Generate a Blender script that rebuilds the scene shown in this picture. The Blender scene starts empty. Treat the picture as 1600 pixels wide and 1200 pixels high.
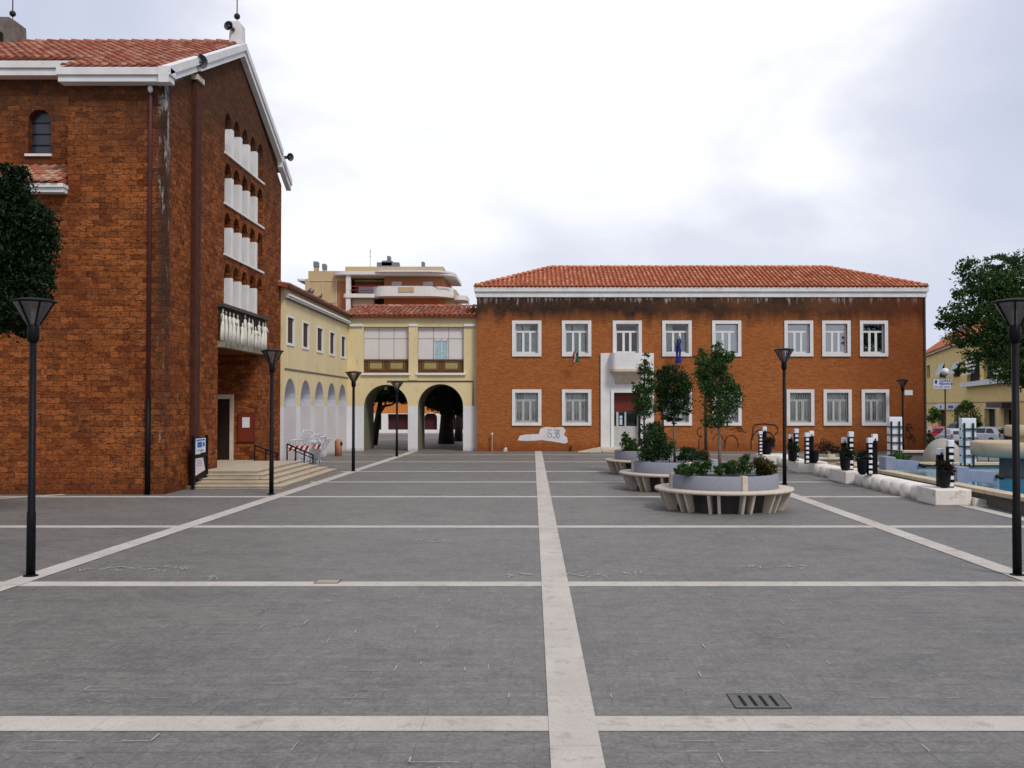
import bpy, math, random
import numpy as np
from mathutils import Vector, Matrix
from mathutils.geometry import tessellate_polygon
R = math.radians
random.seed(7)
S = bpy.context.scene
COL = S.collection
# ------------------------------------------------------------------ camera
F = 1555.0; PITCH = R(1.216); CAMH = 2.4; VPX = 835.0
cd = bpy.data.cameras.new('camera'); cam = bpy.data.objects.new('camera', cd); COL.objects.link(cam)
cd.sensor_width = 36; cd.lens = F/1600*36; cd.shift_x = -35/1600.0
cd.clip_start = 0.05; cd.clip_end = 3000
cam.location = (0, 0, CAMH); cam.rotation_euler = (R(90)+PITCH, 0, 0)
S.camera = cam
S.render.resolution_x = 1024; S.render.resolution_y = 768
S.view_settings.view_transform = 'Standard'; S.view_settings.look = 'None'
S.view_settings.exposure = 0.36; S.view_settings.gamma = 1.0
S.cycles.max_bounces = 6

# ------------------------------------------------------------------ world and sun (bright overcast)
SUN_EL = R(48); SUN_AZ = R(145)      # azimuth clockwise from +Y
w = bpy.data.worlds.new('World'); S.world = w; w.use_nodes = True
nt = w.node_tree; nt.nodes.clear()
def NN(nt, t, **kw):
    n = nt.nodes.new(t)
    for k, v in kw.items():
        if k.startswith('i_'):
            key = k[2:]
            key = int(key) if key.isdigit() else key.replace('_', ' ')
            n.inputs[key].default_value = v
        else: setattr(n, k, v)
    return n
def ramp(nt, stops, fac=None, interp='LINEAR'):
    n = nt.nodes.new('ShaderNodeValToRGB'); cr = n.color_ramp; cr.interpolation = interp
    while len(cr.elements) < len(stops): cr.elements.new(0.5)
    for e, (p, c) in zip(cr.elements, stops):
        e.position = p; e.color = tuple(c)+(1,) if len(c) == 3 else c
    if fac is not None: nt.links.new(fac, n.inputs[0])
    return n
out = NN(nt, 'ShaderNodeOutputWorld')
sky = NN(nt, 'ShaderNodeTexSky', sky_type='NISHITA', sun_disc=False)
sky.sun_elevation = SUN_EL; sky.sun_rotation = SUN_AZ
bg1 = NN(nt, 'ShaderNodeBackground', i_Strength=0.10); nt.links.new(sky.outputs[0], bg1.inputs[0])
tc = NN(nt, 'ShaderNodeTexCoord')
mp = NN(nt, 'ShaderNodeMapping'); mp.inputs['Scale'].default_value = (1.3, 1.3, 2.4)
nt.links.new(tc.outputs['Generated'], mp.inputs[0])
no = NN(nt, 'ShaderNodeTexNoise', i_Scale=1.9, i_Detail=7.0, i_Roughness=0.48, i_Distortion=0.25)
nt.links.new(mp.outputs[0], no.inputs[0])
# a big bright bank of cloud stands over the town
cdv = NN(nt, 'ShaderNodeVectorMath', operation='DOT_PRODUCT'); nt.links.new(tc.outputs['Generated'], cdv.inputs[0])
cdv.inputs[1].default_value = Vector((0.02, 1, 0.36)).normalized()
mr = NN(nt, 'ShaderNodeMapRange', i_1=0.915, i_2=0.995, i_3=0.0, i_4=0.345); nt.links.new(cdv.outputs['Value'], mr.inputs[0])
ad = NN(nt, 'ShaderNodeMath', operation='ADD'); nt.links.new(no.outputs[0], ad.inputs[0]); nt.links.new(mr.outputs[0], ad.inputs[1])
rp = ramp(nt, [(0.30, (0.44, 0.47, 0.585)), (0.50, (0.53, 0.555, 0.67)), (0.64, (0.62, 0.635, 0.72)), (0.88, (1.0, 1.0, 1.0))], ad.outputs[0])
bg2 = NN(nt, 'ShaderNodeBackground', i_Strength=1.0); nt.links.new(rp.outputs[0], bg2.inputs[0])
mx = NN(nt, 'ShaderNodeMixShader', i_0=0.93); nt.links.new(bg1.outputs[0], mx.inputs[1]); nt.links.new(bg2.outputs[0], mx.inputs[2])
nt.links.new(mx.outputs[0], out.inputs[0])
sl = bpy.data.lights.new('sun', 'SUN'); sl.energy = 1.7; sl.angle = R(14); sl.color = (1.0, 0.95, 0.88)
so = bpy.data.objects.new('sun', sl); COL.objects.link(so)
sd = Vector((math.sin(SUN_AZ)*math.cos(SUN_EL), math.cos(SUN_AZ)*math.cos(SUN_EL), math.sin(SUN_EL)))
so.rotation_euler = sd.to_track_quat('Z', 'Y').to_euler(); so.location = sd*60

# ------------------------------------------------------------------ pixel helpers (photo pixels -> metres at a chosen distance)
def ray(px, py):
    u = (px-VPX)/F; v = (600-py)/F
    return Vector((u, math.cos(PITCH)-v*math.sin(PITCH), math.sin(PITCH)+v*math.cos(PITCH)))
def at(px, py, Y):
    r = ray(px, py); t = Y/r.y
    return Vector((r.x*t, Y, CAMH+r.z*t))
def X_(px, Y, py=650): return at(px, py, Y).x
def Z_(py, Y, px=835): return at(px, py, Y).z
def gp(px, py, z=0.0):
    r = ray(px, py); t = (z-CAMH)/r.z
    return Vector((r.x*t, r.y*t, z))

# ------------------------------------------------------------------ mesh builder
class MB:
    def __init__(s): s.v = []; s.f = []
    def add(s, vs, fs):
        b = len(s.v); s.v += [tuple(p) for p in vs]; s.f += [tuple(i+b for i in f) for f in fs]; return s
    def box(s, x0, x1, y0, y1, z0, z1, M=None):
        vs = [Vector((x, y, z)) for z in (z0, z1) for y in (y0, y1) for x in (x0, x1)]
        if M is not None: vs = [M @ p for p in vs]
        return s.add(vs, [(0,2,3,1),(4,5,7,6),(0,1,5,4),(2,6,7,3),(0,4,6,2),(1,3,7,5)])
    def fbox(s, P, u0, u1, v0, v1, w0, w1):      # box in a wall frame
        vs = [P(u, v, w_) for v in (v0, v1) for w_ in (w0, w1) for u in (u0, u1)]
        return s.add(vs, [(0,1,3,2),(4,6,7,5),(0,4,5,1),(2,3,7,6),(0,2,6,4),(1,5,7,3)])
    def tube(s, pts, r, n=8, caps=True):
        pts = [Vector(p) for p in pts]; k = len(pts)
        rs = r if isinstance(r, (list, tuple)) else [r]*k
        rings = []; ref = None
        for i, p in enumerate(pts):
            d = (pts[min(i+1, k-1)]-pts[max(i-1, 0)]).normalized()
            if ref is None or abs(d.dot(ref)) > .95:
                ref = Vector((0,0,1)) if abs(d.z) < .9 else Vector((1,0,0))
            a = d.cross(ref).normalized(); b = d.cross(a)
            rings.append([p+(a*math.cos(2*math.pi*j/n)+b*math.sin(2*math.pi*j/n))*rs[i] for j in range(n)])
        vs = [q for g in rings for q in g]; fs = []
        for i in range(k-1):
            for j in range(n):
                j2 = (j+1) % n; fs.append((i*n+j, i*n+j2, (i+1)*n+j2, (i+1)*n+j))
        if caps: fs += [tuple(range(n))[::-1], tuple((k-1)*n+j for j in range(n))]
        return s.add(vs, fs)
    def lathe(s, prof, c=(0,0,0), n=24, a0=0.0, a1=2*math.pi):
        full = abs(a1-a0-2*math.pi) < 1e-6; m = n if full else n+1; k = len(prof)
        vs = []
        for r, z in prof:
            for j in range(m):
                t = a0+(a1-a0)*j/n; vs.append((c[0]+r*math.cos(t), c[1]+r*math.sin(t), c[2]+z))
        fs = []
        for i in range(k-1):
            for j in range(n):
                j2 = (j+1) % m if full else j+1
                fs.append((i*m+j, i*m+j2, (i+1)*m+j2, (i+1)*m+j))
        return s.add(vs, fs)
    def prism(s, poly, fn, d0, d1):             # 2-D polygon swept between depths d0..d1 through fn(u, v, w)
        n = len(poly); vs = [fn(u, v, d0) for u, v in poly]+[fn(u, v, d1) for u, v in poly]
        fs = [tuple(range(n)), tuple(range(2*n-1, n-1, -1))]+[(i, i+n, (i+1) % n+n, (i+1) % n) for i in range(n)]
        return s.add(vs, fs)
    def blob(s, c, r, n=10, m=7, jit=0.0):
        prof = []
        vs = []; fs = []
        for i in range(m+1):
            t = math.pi*i/m
            for j in range(n):
                a = 2*math.pi*j/n; q = 1+random.uniform(-jit, jit)
                vs.append((c[0]+r[0]*q*math.sin(t)*math.cos(a), c[1]+r[1]*q*math.sin(t)*math.sin(a), c[2]+r[2]*q*math.cos(t)))
        for i in range(m):
            for j in range(n):
                fs.append((i*n+j, (i+1)*n+j, (i+1)*n+(j+1) % n, i*n+(j+1) % n))
        return s.add(vs, fs)
    def build(s, name, mat, parent=None, smooth=False, bevel=0.0, segs=2):
        me = bpy.data.meshes.new(name); me.from_pydata(s.v, [], s.f); me.update()
        if mat: me.materials.append(mat)
        o = bpy.data.objects.new(name, me); COL.objects.link(o)
        if smooth:
            me.polygons.foreach_set('use_smooth', [True]*len(me.polygons)); me.update()
        if bevel:
            b = o.modifiers.new('bevel', 'BEVEL'); b.width = bevel; b.segments = segs; b.limit_method = 'ANGLE'
        if parent is not None:
            o.parent = parent
            o.matrix_parent_inverse = wm(parent).inverted()
        return o
def wm(o):
    m = o.matrix_basis.copy()
    if o.parent: m = wm(o.parent) @ o.matrix_parent_inverse @ m
    return m
def thing(name, label, cat, loc=(0,0,0), rz=0.0, group=None):
    o = bpy.data.objects.new(name, None); COL.objects.link(o); o.empty_display_size = .2
    o.location = loc; o.rotation_euler = (0, 0, rz)
    o['label'] = label; o['category'] = cat
    if group: o['group'] = group
    return o
def tag(o, label, cat, group=None, kind=None):
    o['label'] = label; o['category'] = cat
    if group: o['group'] = group
    if kind: o['kind'] = kind
    return o
def struct(o): o['kind'] = 'structure'; return o
def copy_tree(o, label=None, loc=None, rz=None, group=None):
    def rec(a, par):
        c = a.copy(); COL.objects.link(c)
        if par is not None: c.parent = par; c.matrix_parent_inverse = a.matrix_parent_inverse.copy()
        for ch in list(a.children): rec(ch, c)
        return c
    c = rec(o, None)
    if label: c['label'] = label
    if loc is not None: c.location = loc
    if rz is not None: c.rotation_euler = (0, 0, rz)
    if group: c['group'] = group
    return c
def frame(O, U):                                   # wall frame: u along the wall, v up, w out of the wall
    O = Vector(O); U = Vector(U).normalized(); Nn = U.cross(Vector((0,0,1)))
    return lambda u, v, w_=0.0: O+U*u+Vector((0,0,1))*v+Nn*w_
def wallpanel(mb, P, outline, holes, w0=0.0):      # holes: (polygon, depth)
    loops = [[Vector((u, v, 0)) for u, v in outline]]+[[Vector((u, v, 0)) for u, v in h] for h, d in holes]
    flat = [p for l in loops for p in l]
    tris = tessellate_polygon(loops)
    fs = []
    for t in tris:
        a, b, c = (flat[i] for i in t)
        fs.append(t if (b-a).cross(c-a).z > 0 else (t[0], t[2], t[1]))
    mb.add([P(p.x, p.y, w0) for p in flat], fs)
    for h, d in holes:
        if d <= 0: continue
        n = len(h); mb.add([P(u, v, w0) for u, v in h]+[P(u, v, w0-d) for u, v in h],
                           [(i, i+n, (i+1) % n+n, (i+1) % n) for i in range(n)])
def rect(u0, u1, v0, v1): return [(u0, v0), (u1, v0), (u1, v1), (u0, v1)]
def arch(u0, u1, v0, vs, rv=None, n=14):
    c = (u0+u1)/2; r = (u1-u0)/2; rv = rv or r
    return [(u0, v0), (u1, v0)]+[(c+r*math.cos(math.pi*i/n), vs+rv*math.sin(math.pi*i/n)) for i in range(n+1)]

# ------------------------------------------------------------------ materials
def newmat(name):
    m = bpy.data.materials.new(name); m.use_nodes = True
    nt = m.node_tree; b = nt.nodes['Principled BSDF']; return m, nt, b
def mixc(nt, fac, a, b, blend='MIX'):
    n = nt.nodes.new('ShaderNodeMix'); n.data_type = 'RGBA'; n.blend_type = blend
    for sock, val in ((n.inputs[0], fac), (n.inputs[6], a), (n.inputs[7], b)):
        if isinstance(val, bpy.types.NodeSocket): nt.links.new(val, sock)
        elif isinstance(val, (int, float)): sock.default_value = val
        else: sock.default_value = tuple(val)+(1,)
    return n.outputs[2]
def math_(nt, op, a, b=0.0, clamp=False):
    n = nt.nodes.new('ShaderNodeMath'); n.operation = op; n.use_clamp = clamp
    for i, v in enumerate((a, b)):
        if isinstance(v, bpy.types.NodeSocket): nt.links.new(v, n.inputs[i])
        else: n.inputs[i].default_value = v
    return n.outputs[0]
def maprange(nt, v, a, b, c=0.0, d=1.0, smooth=False):
    n = nt.nodes.new('ShaderNodeMapRange'); nt.links.new(v, n.inputs[0])
    if smooth: n.interpolation_type = 'SMOOTHSTEP'
    for i, x in enumerate((a, b, c, d)): n.inputs[i+1].default_value = x
    return n.outputs[0]
def noise(nt, vec, scale, detail=4.0, rough=0.55, sc=None):
    if sc:
        mp = nt.nodes.new('ShaderNodeMapping'); mp.inputs['Scale'].default_value = sc; nt.links.new(vec, mp.inputs[0]); vec = mp.outputs[0]
    n = NN(nt, 'ShaderNodeTexNoise', i_Scale=scale, i_Detail=detail, i_Roughness=rough); nt.links.new(vec, n.inputs['Vector'])
    return n.outputs[0]
def bump(nt, b, h, strength=0.3, dist=0.02):
    n = nt.nodes.new('ShaderNodeBump'); n.inputs['Strength'].default_value = strength; n.inputs['Distance'].default_value = dist
    nt.links.new(h, n.inputs['Height']); nt.links.new(n.outputs[0], b.inputs['Normal'])
def stone(name, c1, c2, scale=3.0, rough=0.85, bmp=0.25, spots=None, obj=True, metallic=0.0, fine=40.0):
    m, nt, b = newmat(name)
    t = NN(nt, 'ShaderNodeTexCoord').outputs['Object'] if obj else NN(nt, 'ShaderNodeNewGeometry').outputs['Position']
    n1 = noise(nt, t, scale, 5.0); n2 = noise(nt, t, fine, 3.0)
    f = math_(nt, 'ADD', math_(nt, 'MULTIPLY', n1, .7), math_(nt, 'MULTIPLY', n2, .3))
    c = mixc(nt, maprange(nt, f, .36, .64), c1, c2)
    if spots:
        n3 = noise(nt, t, spots[1], 6.0, .7); c = mixc(nt, maprange(nt, n3, spots[2], spots[2]+.12), c, spots[0])
    nt.links.new(c, b.inputs['Base Color']); b.inputs['Roughness'].default_value = rough
    b.inputs['Metallic'].default_value = metallic
    if rough > .45: b.inputs['Specular IOR Level'].default_value = .2
    if bmp: bump(nt, b, f, bmp, 0.01)
    return m
def wallcoord(nt):
    g = NN(nt, 'ShaderNodeNewGeometry'); sp = NN(nt, 'ShaderNodeSeparateXYZ'); nt.links.new(g.outputs['Position'], sp.inputs[0])
    sn = NN(nt, 'ShaderNodeSeparateXYZ'); nt.links.new(g.outputs['True Normal'], sn.inputs[0])
    f = math_(nt, 'GREATER_THAN', math_(nt, 'ABSOLUTE', sn.outputs[0]), .7)
    u = math_(nt, 'ADD', math_(nt, 'MULTIPLY', sp.outputs[1], f), math_(nt, 'MULTIPLY', sp.outputs[0], math_(nt, 'SUBTRACT', 1.0, f)))
    cb = NN(nt, 'ShaderNodeCombineXYZ'); nt.links.new(u, cb.inputs[0]); nt.links.new(sp.outputs[2], cb.inputs[1])
    return g.outputs['Position'], cb.outputs[0], sp.outputs
def brick(name, c1, c2, mortar, bw, rh, ms, dark, kind):
    m, nt, b = newmat(name); pos, uv, xyz = wallcoord(nt)
    # roughen the joints a little so courses are not ruler-straight
    wn = NN(nt, 'ShaderNodeTexNoise', i_Scale=3.0 if kind == 'church' else 6.0, i_Detail=3.0); nt.links.new(pos, wn.inputs['Vector'])
    vm = NN(nt, 'ShaderNodeVectorMath', operation='MULTIPLY_ADD'); nt.links.new(wn.outputs['Color'], vm.inputs[0])
    k = .075 if kind == 'church' else .008
    vm.inputs[1].default_value = (k, k, 0); nt.links.new(uv, vm.inputs[2])
    bt = NN(nt, 'ShaderNodeTexBrick', i_Scale=1.0, i_Mortar_Size=ms, i_Brick_Width=bw, i_Row_Height=rh, i_Mortar_Smooth=.3, i_Bias=-.1)
    bt.inputs['Color1'].default_value = tuple(c1)+(1,); bt.inputs['Color2'].default_value = tuple(c2)+(1,); bt.inputs['Mortar'].default_value = tuple(mortar)+(1,)
    nt.links.new(vm.outputs[0], bt.inputs['Vector'])
    n1 = noise(nt, pos, .55, 5.0); n2 = noise(nt, pos, 5.0 if kind == 'church' else 6.0, 6.0, .7, (1, 1, 2.4)); n3 = noise(nt, pos, 30.0 if kind == 'church' else 22.0, 4.0, .7)
    n4 = noise(nt, pos, 2.2, 5.0, .7, (1, 1, 2.0)); n5 = noise(nt, pos, 9.0, 3.0, .6, (1, 1, 3.0))
    if kind == 'church':
        c = mixc(nt, maprange(nt, n4, .45, .60, 0, .45), bt.outputs[0], (.36, .130, .038))
        c = mixc(nt, maprange(nt, n5, .52, .60, 0, .7), c, (.070, .019, .009))
        c = mixc(nt, maprange(nt, n1, .45, .65, 0, .45), c, (.15, .032, .011))
        c = mixc(nt, maprange(nt, n2, .54, .62, 0, .9), c, dark)
        c = mixc(nt, maprange(nt, n3, .45, .65, 0, .6), c, (0.045, .018, .010))
    else:
        c = mixc(nt, maprange(nt, n4, .35, .65, 0, .5), bt.outputs[0], (.42, .152, .048))
        c = mixc(nt, maprange(nt, n1, .35, .65, 0, .6), c, (.34, .108, .032))
        c = mixc(nt, maprange(nt, n2, .56, .70, 0, .45), c, dark)
        n6 = noise(nt, pos, 3.2, 8.0, .85, (1, 1, 5.0)); c = mixc(nt, maprange(nt, n6, .49, .60, 0, .7), c, (.17, .055, .02)); c = mixc(nt, maprange(nt, n6, .46, .36, 0, .35), c, (.60, .22, .065))
        c = mixc(nt, maprange(nt, n3, .45, .70, 0, .55), c, (.17, .055, .02))
        c = mixc(nt, maprange(nt, n3, .42, .28, 0, .40), c, (.60, .30, .12))
    z = xyz[2]
    st = noise(nt, pos, 1.6, 5.0, .6, (1, 1, .22)); st2 = noise(nt, pos, 7.0, 4.0, .6, (1, 1, .16))
    if kind == 'town':
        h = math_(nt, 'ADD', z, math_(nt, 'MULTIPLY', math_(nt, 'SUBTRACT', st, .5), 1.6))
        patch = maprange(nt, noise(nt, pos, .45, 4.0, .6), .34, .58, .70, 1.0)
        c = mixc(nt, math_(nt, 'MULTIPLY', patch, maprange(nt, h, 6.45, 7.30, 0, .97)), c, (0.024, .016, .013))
        c = mixc(nt, math_(nt, 'MULTIPLY', maprange(nt, n3, .45, .6), maprange(nt, h, 7.0, 7.8, 0, .6)), c, (.12, .075, .05))
        h2 = math_(nt, 'ADD', z, math_(nt, 'MULTIPLY', math_(nt, 'SUBTRACT', st2, .5), 2.6))
        c = mixc(nt, maprange(nt, h2, 7.95, 8.30, 0, .7), c, (.42, .38, .35))
        h3 = math_(nt, 'ADD', z, math_(nt, 'MULTIPLY', math_(nt, 'SUBTRACT', st2, .5), .9))
        c = mixc(nt, maprange(nt, h3, .55, .15, 0, .55), c, (.16, .04, .012))
        # damp stretch at the right end of the wall
        h4 = math_(nt, 'ADD', xyz[0], math_(nt, 'MULTIPLY', math_(nt, 'SUBTRACT', n1, .5), 5.0))
        c = mixc(nt, maprange(nt, h4, 15.0, 20.0, 0, .55), c, (.13, .03, .010))
    else:
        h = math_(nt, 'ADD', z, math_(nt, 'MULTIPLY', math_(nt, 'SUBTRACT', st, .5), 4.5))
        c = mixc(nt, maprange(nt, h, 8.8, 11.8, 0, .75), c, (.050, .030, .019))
        # lichen down the outer corner
        dx = math_(nt, 'ABSOLUTE', math_(nt, 'ADD', xyz[0], 9.95)); dy = math_(nt, 'ABSOLUTE', math_(nt, 'SUBTRACT', xyz[1], 26.8))
        d = math_(nt, 'ADD', math_(nt, 'ADD', dx, dy), math_(nt, 'MULTIPLY', math_(nt, 'SUBTRACT', n2, .5), 1.0))
        zf = maprange(nt, math_(nt, 'ADD', z, math_(nt, 'MULTIPLY', math_(nt, 'SUBTRACT', st, .5), 8.0)), .5, 6.0, 0.25, 1.0)
        c = mixc(nt, math_(nt, 'MULTIPLY', maprange(nt, d, .42, .12, 0, .8), zf), c, (.030, .024, .020))
        hs = math_(nt, 'ADD', st2, maprange(nt, z, 6, 11.0, 0, .12))
        c = mixc(nt, math_(nt, 'MULTIPLY', maprange(nt, d, .30, .05, 0, .7), maprange(nt, hs, .62, .70)), c, (.45, .42, .40))
        # darker towards the foot of the wall
        c = mixc(nt, maprange(nt, math_(nt, 'ADD', z, math_(nt, 'MULTIPLY', n2, .6)), .75, .3, 0, .5), c, (.06, .018, .01))
    nt.links.new(c, b.inputs['Base Color']); b.inputs['Roughness'].default_value = .9
    b.inputs['Specular IOR Level'].default_value = .06
    hgt = math_(nt, 'ADD', math_(nt, 'MULTIPLY', bt.outputs['Fac'], -1.0), math_(nt, 'ADD', math_(nt, 'MULTIPLY', n2, 1.2), math_(nt, 'MULTIPLY', n3, .8)))
    bump(nt, b, hgt, .55 if kind == 'church' else .3, .02 if kind == 'church' else .006)
    return m
def plaster(name, col, col2, split=None, low=(.62, .60, .60)):
    m, nt, b = newmat(name); g = NN(nt, 'ShaderNodeNewGeometry'); pos = g.outputs['Position']
    sp = NN(nt, 'ShaderNodeSeparateXYZ'); nt.links.new(pos, sp.inputs[0])
    n1 = noise(nt, pos, .9, 6.0, .6, (1, 1, .6)); n2 = noise(nt, pos, 9.0, 5.0, .65); n3 = noise(nt, pos, 2.2, 6.0, .7, (1, 1, .3))
    c = mixc(nt, maprange(nt, n1, .35, .65), col, col2)
    c = mixc(nt, maprange(nt, n3, .60, .72, 0, .5), c, (.16, .13, .08))
    if split:
        zz = math_(nt, 'ADD', sp.outputs[2], math_(nt, 'MULTIPLY', math_(nt, 'SUBTRACT', n2, .5), .03))
        lw = mixc(nt, maprange(nt, n1, .35, .7), low, tuple(x*.86 for x in low))
        c = mixc(nt, math_(nt, 'LESS_THAN', zz, split), c, lw)
        c = mixc(nt, maprange(nt, math_(nt, 'ADD', sp.outputs[2], math_(nt, 'MULTIPLY', n2, .5)), .45, .2, 0, .6), c, (.2, .18, .13))
    c = mixc(nt, maprange(nt, n2, .58, .72, 0, .25), c, (.12, .10, .07))
    nt.links.new(c, b.inputs['Base Color']); b.inputs['Roughness'].default_value = .92; b.inputs['Specular IOR Level'].default_value = .12
    bump(nt, b, n2, .15, .01)
    return m
def tilemat(name, cols):
    m, nt, b = newmat(name); g = NN(nt, 'ShaderNodeNewGeometry')
    rp = ramp(nt, [(i/(len(cols)-1), c) for i, c in enumerate(cols)], g.outputs['Random Per Island'])
    n2 = noise(nt, g.outputs['Position'], 1.1, 6.0, .65); n3 = noise(nt, g.outputs['Position'], 14.0, 4.0)
    c = mixc(nt, maprange(nt, n2, .52, .70, 0, .55), rp.outputs[0], (.10, .045, .025))
    c = mixc(nt, maprange(nt, n3, .6, .75, 0, .4), c, (.05, .04, .025))
    nt.links.new(c, b.inputs['Base Color']); b.inputs['Roughness'].default_value = .85; b.inputs['Specular IOR Level'].default_value = .1
    return m
def leafmat(name, cols, trans=.25):
    m, nt, b = newmat(name); g = NN(nt, 'ShaderNodeNewGeometry')
    rp = ramp(nt, [(i/(len(cols)-1), c) for i, c in enumerate(cols)], g.outputs['Random Per Island'])
    nt.links.new(rp.outputs[0], b.inputs['Base Color']); b.inputs['Roughness'].default_value = .6; b.inputs['Specular IOR Level'].default_value = .12
    tr = NN(nt, 'ShaderNodeBsdfTranslucent'); nt.links.new(rp.outputs[0], tr.inputs[0])
    ms = NN(nt, 'ShaderNodeMixShader', i_0=trans); o = nt.nodes['Material Output']
    nt.links.new(b.outputs[0], ms.inputs[1]); nt.links.new(tr.outputs[0], ms.inputs[2]); nt.links.new(ms.outputs[0], o.inputs[0])
    return m
def glassmat(name, tint=(.8, .85, .85), refl=.18, rough=.03):
    m, nt, b = newmat(name); nt.nodes.remove(b)
    tr = NN(nt, 'ShaderNodeBsdfTransparent'); tr.inputs[0].default_value = tuple(tint)+(1,)
    gl = NN(nt, 'ShaderNodeBsdfGlossy', i_Roughness=rough)
    fr = NN(nt, 'ShaderNodeFresnel', i_IOR=1.5); f = math_(nt, 'ADD', fr.outputs[0], refl, True)
    ms = NN(nt, 'ShaderNodeMixShader'); nt.links.new(f, ms.inputs[0]); nt.links.new(tr.outputs[0], ms.inputs[1]); nt.links.new(gl.outputs[0], ms.inputs[2])
    nt.links.new(ms.outputs[0], nt.nodes['Material Output'].inputs[0])
    return m

M = {}
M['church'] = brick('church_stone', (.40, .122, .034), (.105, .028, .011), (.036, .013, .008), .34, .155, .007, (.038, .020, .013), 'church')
M['town'] = brick('town_brick', (.42, .155, .048), (.27, .085, .028), (.26, .085, .028), .25, .072, .010, (.20, .06, .015), 'town')
M['yellow'] = plaster('yellow_plaster', (.70, .58, .33), (.63, .52, .30), 2.36, (.70, .69, .70))
M['infill'] = plaster('pale_infill', (.60, .60, .66), (.54, .54, .59), 2.36, (.54, .52, .51))
M['yellow_shaded'] = plaster('arch_shaded_plaster', (.22, .20, .13), (.16, .15, .10))  # plaster darkened so the passage shade is part of its colour
M['white'] = stone('white_paint', (.72, .71, .70), (.62, .61, .59), 2.0, .8, .1, ((.30, .28, .26), 2.5, .66))
M['whiteclean'] = stone('white_frame_paint', (.74, .74, .73), (.66, .66, .65), 3.0, .6, .05)
M['travertine'] = stone('travertine', (.60, .52, .42), (.46, .39, .31), 4.0, .8, .3, ((.25, .21, .16), 6, .62))
M['steps'] = stone('step_stone', (.50, .42, .31), (.40, .33, .24), 3.0, .85, .3, ((.14, .13, .11), 5, .60))
M['greystone'] = stone('planter_granite', (.24, .25, .28), (.19, .20, .225), 25.0, .8, .25, None, True, 0, 120)
M['bench'] = stone('bench_stone', (.56, .48, .39), (.45, .38, .31), 8.0, .75, .2, ((.22, .19, .16), 9, .66))
M['black'] = stone('black_metal', (.004, .004, .006), (.007, .007, .009), 6.0, .5, .05, None, True, 0.0)
M['black'].node_tree.nodes['Principled BSDF'].inputs['Specular IOR Level'].default_value = .12
M['blackpot'] = stone('dark_pot', (.006, .007, .010), (.011, .012, .016), 6.0, .6, .05)
M['blackpot'].node_tree.nodes['Principled BSDF'].inputs['Specular IOR Level'].default_value = .15
M['iron'] = stone('dark_iron', (.02, .02, .022), (.035, .033, .03), 9.0, .6, .1, None, True, .3)
M['galv'] = stone('galvanised_metal', (.45, .46, .48), (.55, .56, .58), 9.0, .4, .05, None, True, .6)
M['pipe'] = stone('brown_pipe', (.10, .030, .030), (.07, .022, .024), 4.0, .5, .05)
M['wood'] = stone('dark_wood', (.030, .014, .010), (.020, .010, .008), 8.0, .6, .1)
M['redwood'] = stone('red_brown_wood', (.16, .030, .018), (.12, .022, .014), 8.0, .5, .1)
M['dark'] = stone('dark_interior', (.010, .010, .011), (.016, .015, .015), 4.0, .9, 0)
M['room'] = stone('dim_room', (.022, .02, .018), (.014, .014, .013), 1.0, .9, 0)
M['curtain'] = stone('pale_curtain', (.86, .88, .85), (.66, .70, .67), 5.0, .9, .1)
M['curtainblue'] = stone('blue_curtain', (.42, .56, .60), (.26, .36, .40), 9.0, .9, .1)
M['glass'] = glassmat('window_glass', (.9, .93, .92), .02)
M['glass2'] = glassmat('sky_reflecting_glass', (.6, .65, .66), .30)
M['lampglass'] = glassmat('lamp_glass', (.72, .68, .68), .16, .35)
M['panel'] = stone('white_panel', (.66, .62, .60), (.60, .57, .55), 1.5, .5, .03)
M['brownwood'] = stone('balustrade_wood', (.13, .065, .03), (.09, .045, .022), 6.0, .7, .1)
M['tile'] = tilemat('terracotta_tiles', [(.42, .13, .065), (.52, .18, .09), (.46, .15, .075), (.60, .28, .16), (.36, .11, .055)])
M['oldtile'] = tilemat('weathered_tiles', [(.30, .09, .055), (.38, .14, .09), (.22, .07, .045), (.44, .22, .15), (.27, .12, .08)])
M['tiledeck'] = stone('tile_pans', (.34, .09, .045), (.24, .065, .032), 5.0, .9, .1)
M['bark'] = stone('bark', (.055, .042, .032), (.03, .022, .017), 14.0, .95, .5)
M['palebark'] = stone('pale_bark', (.20, .17, .14), (.12, .10, .08), 14.0, .95, .4)
M['leafdark'] = leafmat('dark_leaves', [(.008, .020, .006), (.016, .036, .010), (.028, .055, .014), (.012, .028, .008)], .15)
M['leafblack'] = leafmat('very_dark_leaves', [(.004, .010, .004), (.009, .020, .006), (.016, .034, .010), (.006, .014, .005)], .08)
M['leaf'] = leafmat('oak_leaves', [(.018, .042, .012), (.035, .075, .018), (.060, .115, .028), (.025, .055, .016)])
M['leafbright'] = leafmat('young_leaves', [(.03, .075, .015), (.06, .13, .025), (.10, .19, .045), (.04, .09, .02)])
M['leafred'] = leafmat('reddish_shrub_leaves', [(.03, .06, .015), (.09, .035, .015), (.05, .09, .02), (.13, .055, .02)])
M['leafdryd'] = leafmat('dark_reddish_leaves', [(.010, .012, .006), (.030, .014, .010), (.018, .022, .010), (.040, .018, .012)], .1)
M['leafshrub'] = leafmat('shrub_leaves', [(.012, .030, .012), (.025, .055, .018), (.045, .085, .024)])
M['water'] = None
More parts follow.
